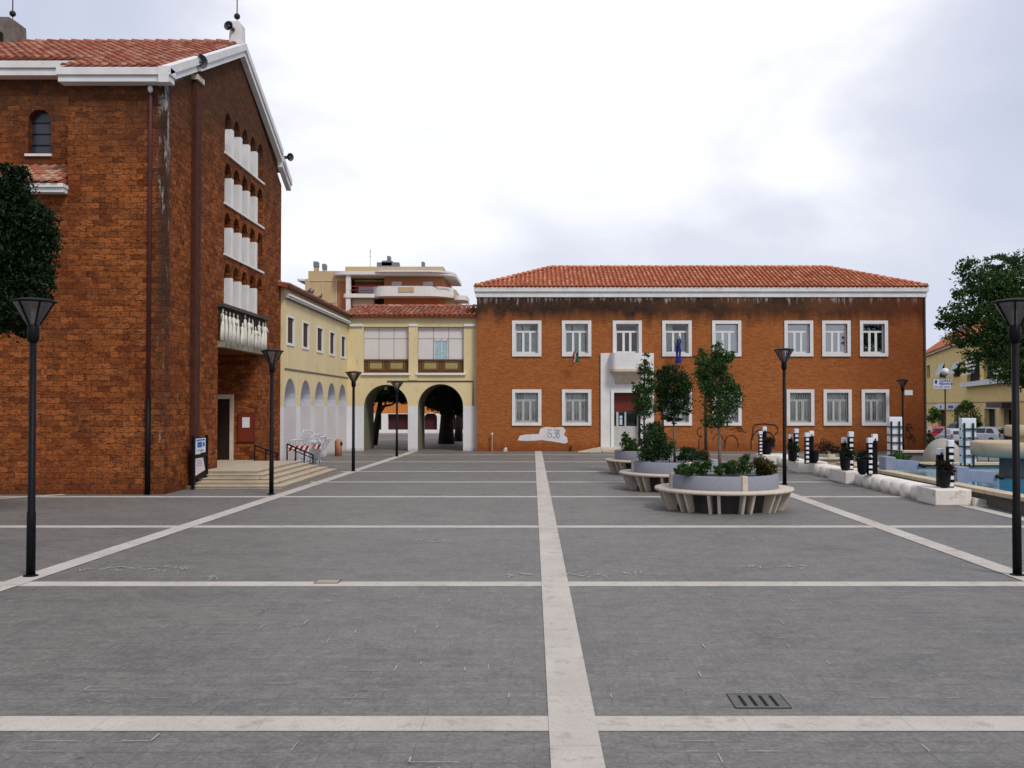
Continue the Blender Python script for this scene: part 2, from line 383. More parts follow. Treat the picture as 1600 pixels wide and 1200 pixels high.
def paving():
    m, nt, b = newmat('grey_pavers'); g = NN(nt, 'ShaderNodeNewGeometry'); pos = g.outputs['Position']
    bt = NN(nt, 'ShaderNodeTexBrick', i_Scale=1.0, i_Mortar_Size=.007, i_Brick_Width=.42, i_Row_Height=.21, i_Mortar_Smooth=.2)
    bt.inputs['Color1'].default_value = (.168, .156, .137, 1); bt.inputs['Color2'].default_value = (.146, .136, .119, 1); bt.inputs['Mortar'].default_value = (.100, .095, .088, 1)
    nt.links.new(pos, bt.inputs['Vector'])
    n1 = noise(nt, pos, .35, 6.0, .6, (.5, 1, 1)); n2 = noise(nt, pos, 34.0, 6.0, .85); n3 = noise(nt, pos, 3.0, 6.0, .7); n4 = noise(nt, pos, 1.3, 5.0, .65, (.25, 1, 1))
    c = mixc(nt, maprange(nt, n1, .35, .68), bt.outputs[0], (.192, .178, .155))
    c = mixc(nt, maprange(nt, n2, .35, .7, 0, .7), c, (.085, .081, .076))
    c = mixc(nt, maprange(nt, n2, .58, .72, 0, .6), c, (.34, .325, .30))
    c = mixc(nt, maprange(nt, n4, .52, .72, 0, .30), c, (.128, .122, .113))
    c = mixc(nt, maprange(nt, n3, .66, .74, 0, .5), c, (.085, .08, .075))
    nt.links.new(c, b.inputs['Base Color']); b.inputs['Roughness'].default_value = .82
    b.inputs['Specular IOR Level'].default_value = .3
    n5 = noise(nt, pos, 1.4, 7.0, .8, (.7, 1.0, 1)); n6 = noise(nt, pos, 6.0, 6.0, .85, (.8, 1.0, 1))
    c = mixc(nt, maprange(nt, n5, .48, .60, 0, .6), c, (.085, .081, .076)); c = mixc(nt, maprange(nt, n6, .52, .64, 0, .55), c, (.24, .23, .21))
    c = mixc(nt, maprange(nt, n6, .47, .38, 0, .6), c, (.075, .072, .068))
    n7 = noise(nt, pos, 22.0, 4.0, .85); c = mixc(nt, maprange(nt, n7, .53, .62, 0, .5), c, (.25, .24, .22)); c = mixc(nt, maprange(nt, n7, .47, .38, 0, .5), c, (.07, .067, .063))
    c = mixc(nt, math_(nt, 'MULTIPLY', bt.outputs['Fac'], maprange(nt, n5, .40, .62, .04, .42)), c, (.062, .059, .055))
    vo = NN(nt, 'ShaderNodeTexVoronoi', i_Scale=1.1); nt.links.new(pos, vo.inputs['Vector'])
    c = mixc(nt, maprange(nt, math_(nt, 'ADD', vo.outputs['Distance'], math_(nt, 'MULTIPLY', n3, .06)), .055, .075, .6, 0), c, (.05, .048, .045))
    v2 = NN(nt, 'ShaderNodeTexVoronoi', i_Scale=2.3); nt.links.new(pos, v2.inputs['Vector'])
    c = mixc(nt, maprange(nt, math_(nt, 'ADD', v2.outputs['Distance'], math_(nt, 'MULTIPLY', n3, .08)), .062, .075, .5, 0), c, (.30, .29, .27))
    nt.links.new(c, b.inputs['Base Color']); b.inputs['Specular IOR Level'].default_value = .45; b.inputs['Roughness'].default_value = .62
    bump(nt, b, math_(nt, 'ADD', n2, math_(nt, 'MULTIPLY', bt.outputs['Fac'], -1.0)), .35, .004)
    return m
def bandmat():
    m, nt, b = newmat('pale_stone_band'); g = NN(nt, 'ShaderNodeNewGeometry'); pos = g.outputs['Position']
    n1 = noise(nt, pos, .9, 6.0, .6); n2 = noise(nt, pos, 40.0, 4.0, .7); n3 = noise(nt, pos, 3.5, 6.0, .7)
    c = mixc(nt, maprange(nt, n1, .35, .65), (.52, .475, .42), (.43, .39, .34))
    c = mixc(nt, maprange(nt, n2, .45, .7, 0, .4), c, (.27, .25, .23))
    c = mixc(nt, maprange(nt, n3, .54, .70, 0, .65), c, (.22, .19, .16))
    n4 = noise(nt, pos, 11.0, 6.0, .8); c = mixc(nt, maprange(nt, n4, .58, .70, 0, .5), c, (.20, .18, .155))
    nt.links.new(c, b.inputs['Base Color']); b.inputs['Roughness'].default_value = .85
    bump(nt, b, n2, .25, .004)
    return m
M['paving'] = paving(); M['band'] = bandmat()
M['asphalt'] = stone('asphalt', (.060, .060, .062), (.045, .045, .047), 2.0, .9, .2, None, False)
def watermat():
    m, nt, b = newmat('pool_water'); g = NN(nt, 'ShaderNodeNewGeometry'); n1 = noise(nt, g.outputs['Position'], 4.0, 4.0)
    nt.links.new(mixc(nt, maprange(nt, n1, .35, .65), (.015, .17, .33), (.04, .30, .46)), b.inputs['Base Color'])
    b.inputs['Roughness'].default_value = .05; bump(nt, b, n1, .25, .02); return m
M['water'] = watermat()

def mini(name, c, rough=.6, metallic=0.0):
    return stone(name, c, tuple(x*.85 for x in c), 5.0, rough, .04, None, True, metallic)

# ------------------------------------------------------------------ ground
mb = MB(); mb.box(-900, 900, -300, 1200, -1.2, -.75); struct(mb.build('ground', M['asphalt']))
mb = MB()
mb.prism([(-60, -25), (23, -25), (23, 62), (21.5, 62), (21.5, 110), (-60, 110)], lambda u, v, w_: Vector((u, v, w_)), 0.0, -.74)
struct(mb.build('piazza', M['paving']))
def band(pts, wd=.35, z=.004, name='stone_band'):
    mb = MB(); (x0, y0), (x1, y1) = pts; d = Vector((x1-x0, y1-y0, 0)).normalized(); n = Vector((-d.y, d.x, 0))*wd/2
    a = Vector((x0, y0, z)); c = Vector((x1, y1, z)); L = (c-a).length; k = max(1, int(L/1.2)); vs = []; fs = []
    for i in range(k):                      # the slabs of the band, thin joints between them
        p = a+(c-a)*(i/k)+d*.0012; q = a+(c-a)*((i+1)/k)-d*.0012
        b_ = len(vs); vs += [p-n, q-n, q+n, p+n]; fs.append((b_, b_+1, b_+2, b_+3))
    mb.add(vs, fs); return struct(mb.build(name, M['band']))
cross_y = [1.6, 7.55, 13.4, 19.7, 26.1, 31.1, 36.0, 42.1, 48.0]
band([(.30, 1), (.205, 51.75)], .36, .010)
def lx(Y): return -7.03+(Y-13)*(.8/39)
band([(lx(4), 4), (lx(52), 52)], .35, .009)
band([(6.80, 4), (6.86, 30)], .35, .009)
band([(10.28, 4), (10.28, 23.75)], .35, .009)
for y in cross_y:
    if y < 26.5: band([(-30, y), (10.1, y)], .35, .004)
    elif y < 37: band([(-7.0, y), (9.3, y)], .33, .004)
    elif y < 43: band([(-9.3, y), (9.0, y)], .33, .004)
    else: band([(-9.3, y), (16, y)], .33, .004)
band([(-14.6, 24.6), (-12.6, 26.75)], .3, .008)

# chalk and scratch marks on the pavers
mb = MB(); rnd = random.Random(3)
def dash(x, y, dx, dy, wd=.008, z=.0125):
    d = Vector((dx, dy, 0)); n = Vector((-dy, dx, 0)).normalized()*wd/2; p = Vector((x, y, z))
    mb.add([p-n, p+d-n, p+d+n, p+n], [(0, 1, 2, 3)])
for i in range(110):
    x = rnd.uniform(-4.2, .0) if i % 3 else rnd.uniform(.6, 4.0); y = 5.4+7.5*rnd.random()**1.3
    y = round(y/.21)*.21; x = round(x/.21)*.21
    if min(abs(y-c) for c in cross_y) < .25: continue
    if abs(x-.26) < .35: continue
    if rnd.random() < .55: dash(x, y, 0, rnd.uniform(.08, .22), rnd.uniform(.004, .010))
    else: dash(x, y, rnd.uniform(.08, .35), 0, rnd.uniform(.003, .007))
for (px0, px1, py) in ((790, 840, 899), (880, 955, 899), (975, 1008, 893), (645, 705, 846), (1160, 1195, 887), (1225, 1262, 886), (130, 300, 889), (320, 345, 905)):
    a = gp(px0, py); b_ = gp(px1, py); n = int((b_.x-a.x)/.07)+2
    for i in range(n):
        x = a.x+(b_.x-a.x)*i/n; y = a.y+rnd.uniform(-.18, .18)
        for j in range(2): dash(x, y, rnd.uniform(-.08, .12), rnd.uniform(-.16, .16), .014)
o = mb.build('chalk_marks', mini('chalk', (.46, .455, .44), .95)); o['kind'] = 'stuff'; tag(o, 'pale chalk scribbles and scratches scattered over the grey pavers', 'chalk marks')
o['kind'] = 'stuff'

# drain grate near the camera
c = gp(1185, 1096); t = thing('drain_grate', 'cast iron drain grate with four slots in the near pavers', 'drain', (c.x, c.y, 0))
mb = MB(); mb.box(c.x-.215, c.x+.215, c.y-.185, c.y+.185, .001, .006); mb.build('plate', stone('grate_metal', (.135, .131, .125), (.10, .098, .094), 9, .7, .2), t)
mb = MB()
for k in range(4): mb.box(c.x-.145+k*.085, c.x-.117+k*.085, c.y-.14, c.y+.14, .0055, .0085)
mb.build('slot', M['dark'], t)
mb = MB()
for (a, b_, cc, dd) in ((-.222, .222, -.194, -.187), (-.222, .222, .187, .194), (-.224, -.217, -.187, .187), (.217, .224, -.187, .187)): mb.box(c.x+a, c.x+b_, c.y+cc, c.y+dd, .001, .008)
mb.build('frame', mini('rusty_edge', (.05, .035, .025)), t)
c = gp(512, 909.5); t = thing('manhole_cover', 'small square manhole cover set in the pale stone band', 'manhole', (c.x, c.y, 0))
mb = MB(); mb.box(c.x-.15, c.x+.15, c.y-.12, c.y+.12, .0045, .010); mb.build('cover', mini('cover_stone', (.36, .30, .24)), t)
mb = MB()
for (a, b_, cc, dd) in ((-.165, .165, -.13, -.12), (-.165, .165, .12, .13), (-.165, -.15, -.12, .12), (.15, .165, -.12, .12)): mb.box(c.x+a, c.x+b_, c.y+cc, c.y+dd, .0045, .012)
mb.build('rim', mini('rim_rust', (.14, .07, .04)), t)

# ------------------------------------------------------------------ tiled roofs
def tileroof(P0, e, s, poly, mat, parent, name='roof', sp=.25, tl=.42, deck=True, r=.085):
    """P0 eave origin, e along the eave, s up the slope, poly convex (a, b) outline."""
    P0 = Vector(P0); e = Vector(e).normalized(); s = Vector(s).normalized(); n = e.cross(s).normalized()
    if n.z < 0: n = -n
    rn = random.Random(11); vs = []; fs = []
    def rng(a):
        lo, hi = 1e9, -1e9
        for i in range(len(poly)):
            (a0, b0), (a1, b1) = poly[i], poly[(i+1) % len(poly)]
            if (a0-a)*(a1-a) <= 0 and abs(a1-a0) > 1e-9:
                b = b0+(b1-b0)*(a-a0)/(a1-a0); lo = min(lo, b); hi = max(hi, b)
        return lo, hi
    a0 = min(p[0] for p in poly); a1 = max(p[0] for p in poly); k = int((a1-a0)/sp)
    for i in range(k):
        a = a0+(i+.5)*(a1-a0)/k; lo, hi = rng(a)
        if hi <= lo: continue
        b = lo-.06
        while b < hi:
            b2 = min(b+tl+.05, hi+.03); ja = a+rn.uniform(-.012, .012); jb = rn.uniform(-.01, .01)
            base = len(vs)
            for (bb, rr, h) in ((b+jb, r, .045), (b2, r*.8, .018)):
                for q in range(6):
                    th = math.pi*q/5
                    vs.append(P0+e*(ja-rr*math.cos(th))+s*bb+n*(h+rr*.85*math.sin(th)))
            for q in range(5): fs.append((base+q, base+q+1, base+7+q, base+6+q))
            fs.append((base+5, base+4, base+3, base+2, base+1, base))
            b += tl
    mb = MB(); mb.add(vs, fs); o = mb.build(name, mat, parent, smooth=False)
    if deck:
        m2 = MB(); m2.add([P0+e*a+s*b for a, b in poly]+[P0+e*a+s*b-n*.10 for a, b in poly],
                          [tuple(range(len(poly))), tuple(range(2*len(poly)-1, len(poly)-1, -1))]+[(i, (i+1) % len(poly), (i+1) % len(poly)+len(poly), i+len(poly)) for i in range(len(poly))])
        m2.build('roof_pans', M['tiledeck'], o)
    return o
def ridge(a, b, mat, parent, r=.11, step=.38):
    a = Vector(a); b = Vector(b); d = (b-a); L = d.length; d.normalize(); k = max(1, int(L/step)); mb = MB(); side = d.cross(Vector((0,0,1))).normalized(); up = side.cross(d).normalized()
    for i in range(k):
        p = a+d*(L*i/k); q = a+d*(L*(i+1)/k+.03); vs = []
        for pt, rr, h in ((p, r, .03), (q, r*.82, 0)):
            for j in range(7):
                t_ = math.pi*j/6; vs.append(pt+side*(rr*math.cos(t_))+up*(rr*math.sin(t_)+h))
        mb.add(vs, [(j, j+1, j+8, j+7) for j in range(6)]+[(6, 5, 4, 3, 2, 1, 0)])
    return mb.build('ridge_tiles', mat, parent)

# ================================================================== CHURCH
FX = -9.95; CY = 26.8; CY2 = 38.97; AP = 33.3
ch = thing('church', 'tall brown stone church with gabled front, arched openings and white cornices', 'church', (-16, 33, 0))
PF = frame((FX, 0, 0), (0, 1, 0)); PS = frame((0, CY, 0), (1, 0, 0)); PC = frame((0, 28.8, 0), (1, 0, 0))
rows = [(10.55, 11.45), (8.92, 9.83), (7.28, 8.20), (5.63, 6.55)]
UC = [32.17+.95*k for k in range(5)]
def fivearch(v0, vs_):
    p = [(UC[0]-.35, v0), (UC[4]+.35, v0)]
    for k in range(4, -1, -1):
        p += [(UC[k]+.35*math.cos(math.pi*i/8), vs_+.44*math.sin(math.pi*i/8)) for i in range(9)]
    return p
mb = MB()
holes = [(fivearch(a, b), .5) for a, b in rows]+[(rect(31.26, 35.8, .44, 4.2), 0)]
wallpanel(mb, PF, [(CY, 0), (CY2, 0), (CY2, 11.05), (AP, 14.15), (CY, 11.05)], holes)
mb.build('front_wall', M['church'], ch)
mb = MB()          # porch recess
x1 = -12.4
mb.add([(FX,31.26,.44),(x1,31.26,.44),(x1,31.26,4.2),(FX,31.26,4.2)], [(0,1,2,3)])
mb.add([(FX,35.8,.44),(x1,35.8,.44),(x1,35.8,4.2),(FX,35.8,4.2)], [(3,2,1,0)])
mb.add([(x1,31.26,.44),(x1,35.8,.44),(x1,35.8,4.2),(x1,31.26,4.2)], [(0,1,2,3)])
mb.add([(FX,31.26,4.2),(FX,35.8,4.2),(x1,35.8,4.2),(x1,31.26,4.2)], [(0,1,2,3)])
mb.build('porch_wall', M['church'], ch)
mb = MB()
mb.fbox(PS, -12.63, FX-.003, 0, 11.05, -2.0, -.001)
mb.fbox(PS, -31, -12.632, 0, 8.12, -.3, 0)
mb.build('side_wall', M['church'], ch)
mb = MB()
wallpanel(mb, PC, rect(-31, -12.6, 7.9, 12.1), [(arch(-14.73, -14.07, 9.7, 10.68), .3)])
mb.build('upper_wall', M['church'], ch)
mb = MB()
mb.box(-31, FX-.52, CY2-.2, CY2, 0, 11); mb.box(-31, -30.8, 27, CY2-.2, 0, 11.5); mb.box(-31, -12.7, 29.2, 29.3, 0, 9); mb.build('back_wall', M['church'], ch)
mb = MB(); mb.fbox(PF, 26.9, 38.9, 4.3, 14.1-3.2, -.9, -.62); mb.build('inner_wall', M['dark'], ch)
# arched openings: glazing, white pillars, sills
for a, b in rows:
    t_ = MB(); t_.fbox(PF, UC[0]-.36, UC[4]+.36, a, b+.5, -.56, -.50); g = t_.build('glazing', mini('church_glazing', (.018, .016, .016), .3), ch)
    for k in range(4):
        p_ = MB(); uc = (UC[k]+UC[k+1])/2; p_.fbox(PF, uc-.128, uc+.128, a+.001, b+.02, -.47, .008); p_.build('pillar', M['white'], ch, bevel=.01)
    s_ = MB(); s_.fbox(PF, UC[0]-.42, UC[4]+.42, a-.07, a-.002, -.3, .05); s_.build('sill', M['white'], ch)
wi = MB(); wi.fbox(PC, -14.72, -14.08, 9.72, 11.0, -.28, -.22); wo = wi.build('window', mini('clerestory_glass', (.035, .038, .045), .25), ch)
for v in (10.0, 10.33, 10.66):
    q = MB(); q.fbox(PC, -14.70, -14.09, v, v+.02, -.215, -.19); q.build('glazing_bar', M['black'], wo)
q = MB(); q.fbox(PC, -14.8, -14.02, 9.63, 9.70, -.1, .07); q.build('sill', M['white'], wo)
# cornices
q = MB(); q.box(-12.75, FX+.20, CY-.36, CY-.002, 11.05, 11.22); q.box(-12.78, FX+.24, CY-.42, CY-.002, 11.222, 11.43)
q.build('cornice', M['white'], ch, bevel=.015)
q = MB(); q.box(-31, -12.62, 28.42, 28.798, 11.88, 12.08); q.box(-31, -12.60, 28.36, 28.798, 12.082, 12.29); q.build('cornice', M['white'], ch, bevel=.015)
q = MB(); q.box(-31, -12.62, 26.52, 26.797, 8.10, 8.22); q.box(-31, -12.60, 26.46, 26.797, 8.222, 8.33); q.build('cornice', M['white'], ch, bevel=.01)
sl_ = (14.56-11.43)/(AP-26.45)
def zr(Y): return 11.43+sl_*(Y-26.45) if Y <= AP else 14.56-sl_*(Y-AP)
def coping(Ya, Yb, dz=0.0, x0=FX+.002, x1=FX+.24):
    q = MB()
    for (lo, hi, xa, xb) in ((-.40, -.20, x0, x1-.05), (-.198, .03, x0-.02, x1)):
        q.add([(x, y, zr(y)+dz+h) for x in (xa, xb) for y in (Ya, Yb) for h in (lo, hi)],
              [(0,1,3,2),(4,6,7,5),(0,4,5,1),(2,3,7,6),(0,2,6,4),(1,5,7,3)])
    return q.build('gable_coping', M['white'], ch)
coping(26.36, 28.95, .03, FX-.08); coping(28.98, AP); coping(AP+.002, 38.35); coping(38.37, 39.75, -.22)
# small pieces that close the wall up to the coping
q = MB(); q.add([(FX-.25, CY+.01, 11.0), (FX-.25, CY2-.01, 11.0), (FX-.25, CY2-.01, zr(CY2)-.35), (FX-.25, AP, zr(AP)-.1), (FX-.25, CY+.01, zr(CY)-.12)], [(0,1,2,3,4)]); q.build('gable_backing', M['white'], ch)
# buttress strip with downpipe cap, side downpipe
q = MB(); q.fbox(PF, 28.72, 29.18, 0, 11.85, .002, .14); q.build('pilaster', stone('pilaster_stone', (.085, .025, .013), (.05, .016, .010), 4, .9, .5, ((.03, .015, .01), 7, .52)), ch)
q = MB(); q.fbox(PF, 28.66, 29.24, 11.852, 12.0, .0, .2); q.build('pilaster_cap', M['travertine'], ch)
q = MB(); q.tube([(-10.37, CY-.07, 2.6), (-10.37, CY-.07, 10.75), (-10.37, CY-.02, 10.9)], .055, 8); q.build('downpipe', M['pipe'], ch, True)
q = MB(); q.tube([(-10.37, CY-.075, 0), (-10.37, CY-.075, 2.6)], .075, 8); q.build('downpipe_foot', M['black'], ch, True)
q = MB(); q.blob((-10.37, CY-.1, 10.93), (.07, .08, .1)); q.build('pipe_head', M['white'], ch)
# roof
s1 = Vector((0, 1, sl_))
Ls = math.hypot(AP-26.45, 14.56-11.43)
k_ = Ls/(AP-26.45)
tileroof((-31, 26.45, 11.45), (1, 0, 0), s1, [(31-12.7, 0), (31+FX+.02, 0), (31+FX+.02, Ls), (31-12.7, Ls)], M['oldtile'], ch)
tileroof((-31, 26.45, 11.45), (1, 0, 0), s1, [(0, 1.95*k_), (31-12.72, 1.95*k_), (31-12.72, Ls), (0, Ls)], M['oldtile'], ch)
q = MB(); q.add([(-31, AP, 14.6), (FX+.05, AP, 14.6), (FX+.05, 39.6, zr(39.6)), (-31, 39.6, zr(39.6))], [(0,3,2,1)]); q.build('rear_roof', M['oldtile'], ch)
ridge((-31, AP, 14.60), (-10.3, AP, 14.60), M['oldtile'], ch, .12, .40)
tileroof((-31, 26.46, 8.36), (1, 0, 0), (0, 1, .40), [(0, 0), (31-12.68, 0), (31-12.68, 2.52), (0, 2.52)], tilemat('aisle_tiles', [(.42, .12, .07), (.55, .40, .28), (.36, .10, .06), (.50, .34, .24), (.46, .18, .10)]), ch, sp=.27, r=.1)
# apex plinth with cross, rear bell-cote with cross, loudspeakers
def finial(x, y, z, parent):
    q = MB(); q.tube([(x, y, z), (x, y, z+.16)], .012); q.blob((x, y, z+.27), (.105, .105, .105), 12, 8); q.tube([(x, y, z+.36), (x, y, z+1.25)], .018, 6)
    q.tube([(x-.25, y, z+.85), (x+.25, y, z+.85)], .016, 6); return q.build('cross', M['iron'], parent, True)
q = MB(); q.prism([(-10.24, 14.50), (-9.80, 14.50), (-9.82, 15.18), (-9.90, 15.27), (-10.20, 15.27)], lambda u, v, w_: Vector((u, AP+w_, v)), -.22, .22); q.build('apex_plinth', M['white'], ch, bevel=.01)
finial(-10.03, AP, 15.24, ch)
q = MB(); q.prism([(-18.3, 14.45), (-17.28, 14.45), (-17.32, 15.22), (-17.55, 15.36), (-18.3, 15.36)], lambda u, v, w_: Vector((u, AP+w_, v)), -.35, .35); q.build('bell_cote', stone('cote_stone', (.20, .17, .15), (.12, .09, .08), 5, .9, .4), ch)
q = MB(); q.prism([(-18.32, 14.5), (-17.72, 14.5), (-17.72, 14.8), (-18.1, 15.05), (-18.32, 15.05)], lambda u, v, w_: Vector((u, AP-.36+w_, v)), -.03, .0); q.build('bell_opening', M['dark'], ch)
finial(-17.6, AP, 15.33, ch)
def horn(p, d, L=.3, r=.16):
    p = Vector(p); d = Vector(d).normalized(); q = MB(); q.tube([p-d*L*.6, p-d*L*.2, p+d*L*.3, p+d*L*.5], [.05, .05, r*.75, r], 14, False)
    q.tube([p-d*L*.62, p-d*L*.45], .07, 10); q.tube([p+d*.02, p+d*L*.4], [.02, .045], 8)
    return q.build('loudspeaker', mini('speaker_grey', (.10, .105, .13), .5), ch, True)
horn((-10.12, AP-.42, 14.98), (-.2, -1, .0)); horn((FX+.12, 28.75, 12.38), (.55, -.35, -.1), .5, .2); horn((FX+.36, 38.55, 12.05), (.6, -.5, -.1))
q = MB(); q.tube([(FX+.1, 28.75, 11.9), (FX+.06, 28.75, 12.35)], .03); q.build('speaker_bracket', M['black'], ch)
# balcony with a carved frieze
q = MB(); q.box(FX+.002, FX+.22, 31.2, 36.6, 5.50, 5.60); bc = q.build('balcony', stone('mossy_stone', (.10, .085, .07), (.05, .045, .04), 6, .9, .3), ch)
q = MB(); q.box(FX+.002, FX+.22, 31.2, 36.6, 4.22, 4.42); q.build('balcony_floor', stone('mossy_slab', (.12, .10, .05), (.30, .27, .22), 5, .9, .4, ((.04, .03, .02), 9, .55)), bc)
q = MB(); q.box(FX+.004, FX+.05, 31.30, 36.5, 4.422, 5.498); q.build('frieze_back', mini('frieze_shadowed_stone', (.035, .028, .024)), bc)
rn = random.Random(5); q = MB()
def figure(y, z0, h, s=1.0, arm=0, lean=0.0):
    X0 = FX+.17
    pts = [(X0, y, z0), (X0, y+lean*.2, z0+h*.35), (X0+.01, y+lean*.5, z0+h*.62), (X0, y+lean*.8, z0+h*.80), (X0, y+lean, z0+h*.85)]
    q.tube(pts, [.145*s, .115*s, .105*s, .115*s, .045*s], 9)
    q.blob((X0+.02, y+lean, z0+h*.93), (.058*s, .055*s, .075*s), 8, 6)
    for k in range(3): q.tube([(X0+.1*s, y+(-.08+k*.08)*s, z0+.02), (X0+.09*s, y+(-.05+k*.05)*s+lean*.5, z0+h*.6)], .018, 5)
    if arm: q.tube([(X0+.05, y+lean*.8+arm*.10, z0+h*.78), (X0+.12, y+arm*.22, z0+h*.60), (X0+.12, y+arm*.12, z0+h*(.72 if arm > 0 else .9))], [.04, .032, .025], 6)
y = 31.30; i = 0
while y < 36.5:
    h = rn.uniform(.96, 1.06)
    if i in (5, 9): h = .72
    figure(y, 4.43, h, rn.uniform(.80, 1.0), rn.choice((-1, 0, 1, 1)), rn.uniform(-.08, .08)); y += rn.uniform(.36, .46); i += 1
q.v = [(FX+.05+(v_[0]-FX-.05)*.5, v_[1], v_[2]) for v_ in q.v]
q.build('carved_figure', stone('carved_white_stone', (.74, .71, .62), (.62, .60, .50), 6, .8, .2, ((.14, .13, .09), 5, .62)), bc, True)
# side door and notice case in the porch
PJ = frame((0, 35.8, 0), (1, 0, 0))
q = MB(); q.fbox(PJ, -11.9, X_(360, 35.8), .44, 2.62, .002, .04); d = q.build('door', M['wood'], ch)
q = MB(); q.fbox(PJ, X_(360, 35.8), X_(365.5, 35.8), .44, 2.78, .002, .09); q.fbox(PJ, -12, X_(360, 35.8), 2.622, 2.78, .002, .09); q.build('door_frame', M['travertine'], d)
x0, x1 = X_(371.5, 35.8), X_(399, 35.8)
t = thing('notice_case', 'red wooden notice case with one white sheet on the porch wall', 'notice board', ((x0+x1)/2, 35.75, 1.1))
q = MB(); q.fbox(PJ, x0, x1, Z_(691, 35.8), Z_(645.5, 35.8), .003, .06); q.build('case', mini('red_case', (.13, .022, .014)), t, bevel=.01)
q = MB(); q.fbox(PJ, x0+.05, x1-.05, Z_(689, 35.8), Z_(648, 35.8), .061, .067); q.build('backing', mini('red_felt', (.17, .028, .015), .9), t)
q = MB(); q.fbox(PJ, X_(379.5, 35.8), X_(391, 35.8), Z_(668, 35.8), Z_(652, 35.8), .068, .072); q.build('paper', mini('paper', (.70, .72, .76)), t)

# steps
t = thing('church_steps', 'pale stone steps rising on three sides to the church porch', 'steps', (-8.8, 32.4, 0))
for k in range(5):
    q = MB(); zt = .44-.088*k
    q.box(FX+.003, -8.30+.27*k, 29.75-.3*k, 35.1+.3*k, max(zt-.088, .002), zt-.03)
    q.box(FX+.003, -8.28+.27*k, 29.73-.3*k, 35.12+.3*k, zt-.029, zt); q.build('step', M['steps'], t, bevel=.008)
q = MB(); q.box(-12.38, FX, 31.28, 35.78, .3, .435); q.build('landing', M['steps'], t)
def rail(name, label, pa, pb, h, nposts):
    t = thing(name, label, 'handrail', pa)
    pa = Vector(pa); pb = Vector(pb); q = MB()
    q.tube([pa+Vector((0,0,h)), pb+Vector((0,0,h))], .028); q.build('top_rail', M['black'], t)
    q = MB(); q.tube([pa+Vector((0,0,h*.78)), pb+Vector((0,0,h*.78))], .018); q.build('lower_rail', M['black'], t)
    for i in range(nposts):
        p = pa+(pb-pa)*(i/(nposts-1)); q = MB(); q.tube([p, p+Vector((0,0,h))], .026); q.build('post', M['black'], t)
rail('handrail', 'black sloping handrail with four posts beyond the far side of the church steps', (-9.05, 36.45, .40), (-8.1, 36.45, .0), .58, 4)
rail('handrail', 'short black handrail fixed to the church wall corner above the steps', (-9.9, 35.25, .36), (-9.1, 35.25, .06), .62, 3)

# free-standing poster board at the church wall
t = thing('poster_board', 'black poster board with torn blue and white posters against the church wall', 'notice board', (-9.6, 28.8, 0))
PB = frame((-9.68, 0, 0), (0, 1, 0))
for y in (28.32, 29.48):
    q = MB(); q.box(-9.74, -9.66, y-.04, y+.04, 0, 1.52); q.build('leg', M['black'], t)
q = MB(); q.fbox(PB, 28.36, 29.44, .30, 1.48, -.03, 0); q.build('board', M['black'], t)
q = MB(); q.fbox(PB, 28.34, 29.46, .90, .96, .001, .03); q.build('cross_bar', M['black'], t)
pm = stone('poster_paper', (.60, .66, .74), (.48, .58, .68), 6, .8, 0)
q = MB(); q.fbox(PB, 28.45, 29.30, 1.02, 1.44, .004, .010); p1 = q.build('poster', pm, t)
q = MB(); q.fbox(PB, 28.50, 29.24, 1.37, 1.41, .011, .013); q.fbox(PB, 28.58, 28.98, 1.18, 1.34, .011, .013); q.fbox(PB, 29.05, 29.22, 1.2, 1.32, .011, .013); q.build('print', mini('blue_print', (.05, .12, .34)), p1)
q = MB()
for k in range(5): q.fbox(PB, 28.52+k*.13, 28.60+k*.13, 1.06, 1.10+.02*(k % 2), .011, .013)
q.build('print', mini('dark_print', (.06, .07, .09)), p1)
q = MB(); q.prism([(28.42, .99), (28.85, .99), (28.80, 1.08), (28.42, 1.1)], PB, .012, .016); q.build('poster', mini('torn_paper', (.62, .61, .60)), t)
q = MB(); q.prism([(28.45, .38), (29.28, .50), (29.08, .88), (28.45, .88)], PB, .004, .010); p2 = q.build('poster', stone('faded_poster', (.62, .56, .58), (.60, .50, .48), 5, .8, 0), t)
q = MB()
for k in range(4): q.fbox(PB, 28.52, 28.98, .80-k*.05, .815-k*.05, .011, .013)
q.build('print', mini('print_grey', (.22, .22, .30)), p2)

# ================================================================== ARCADED YELLOW BUILDING (wing + link)
WX = -9.8; LY = 52.2
yb = thing('arcaded_building', 'two storey yellow plaster building with white arcades and a corner link over two archways', 'building', (-9.8, 50, 0))
PW = frame((WX, 0, 0), (0, 1, 0)); PL = frame((0, LY, 0), (1, 0, 0))
wc = [39.93+2.72*k for k in range(5)]
warch = [arch(c-.97, c+.97, 0.0, 2.42, 1.05) for c in wc]
wwin = []
for (a, b_) in ((447, 459), (471.5, 482), (494, 504), (514, 522.5), (532, 539.5)):
    ya = WX*F/(a-VPX); yb_ = WX*F/(b_-VPX); wwin.append((ya, yb_))
mb = MB()
out_ = [(38.98, 0)]
for c in wc: pass
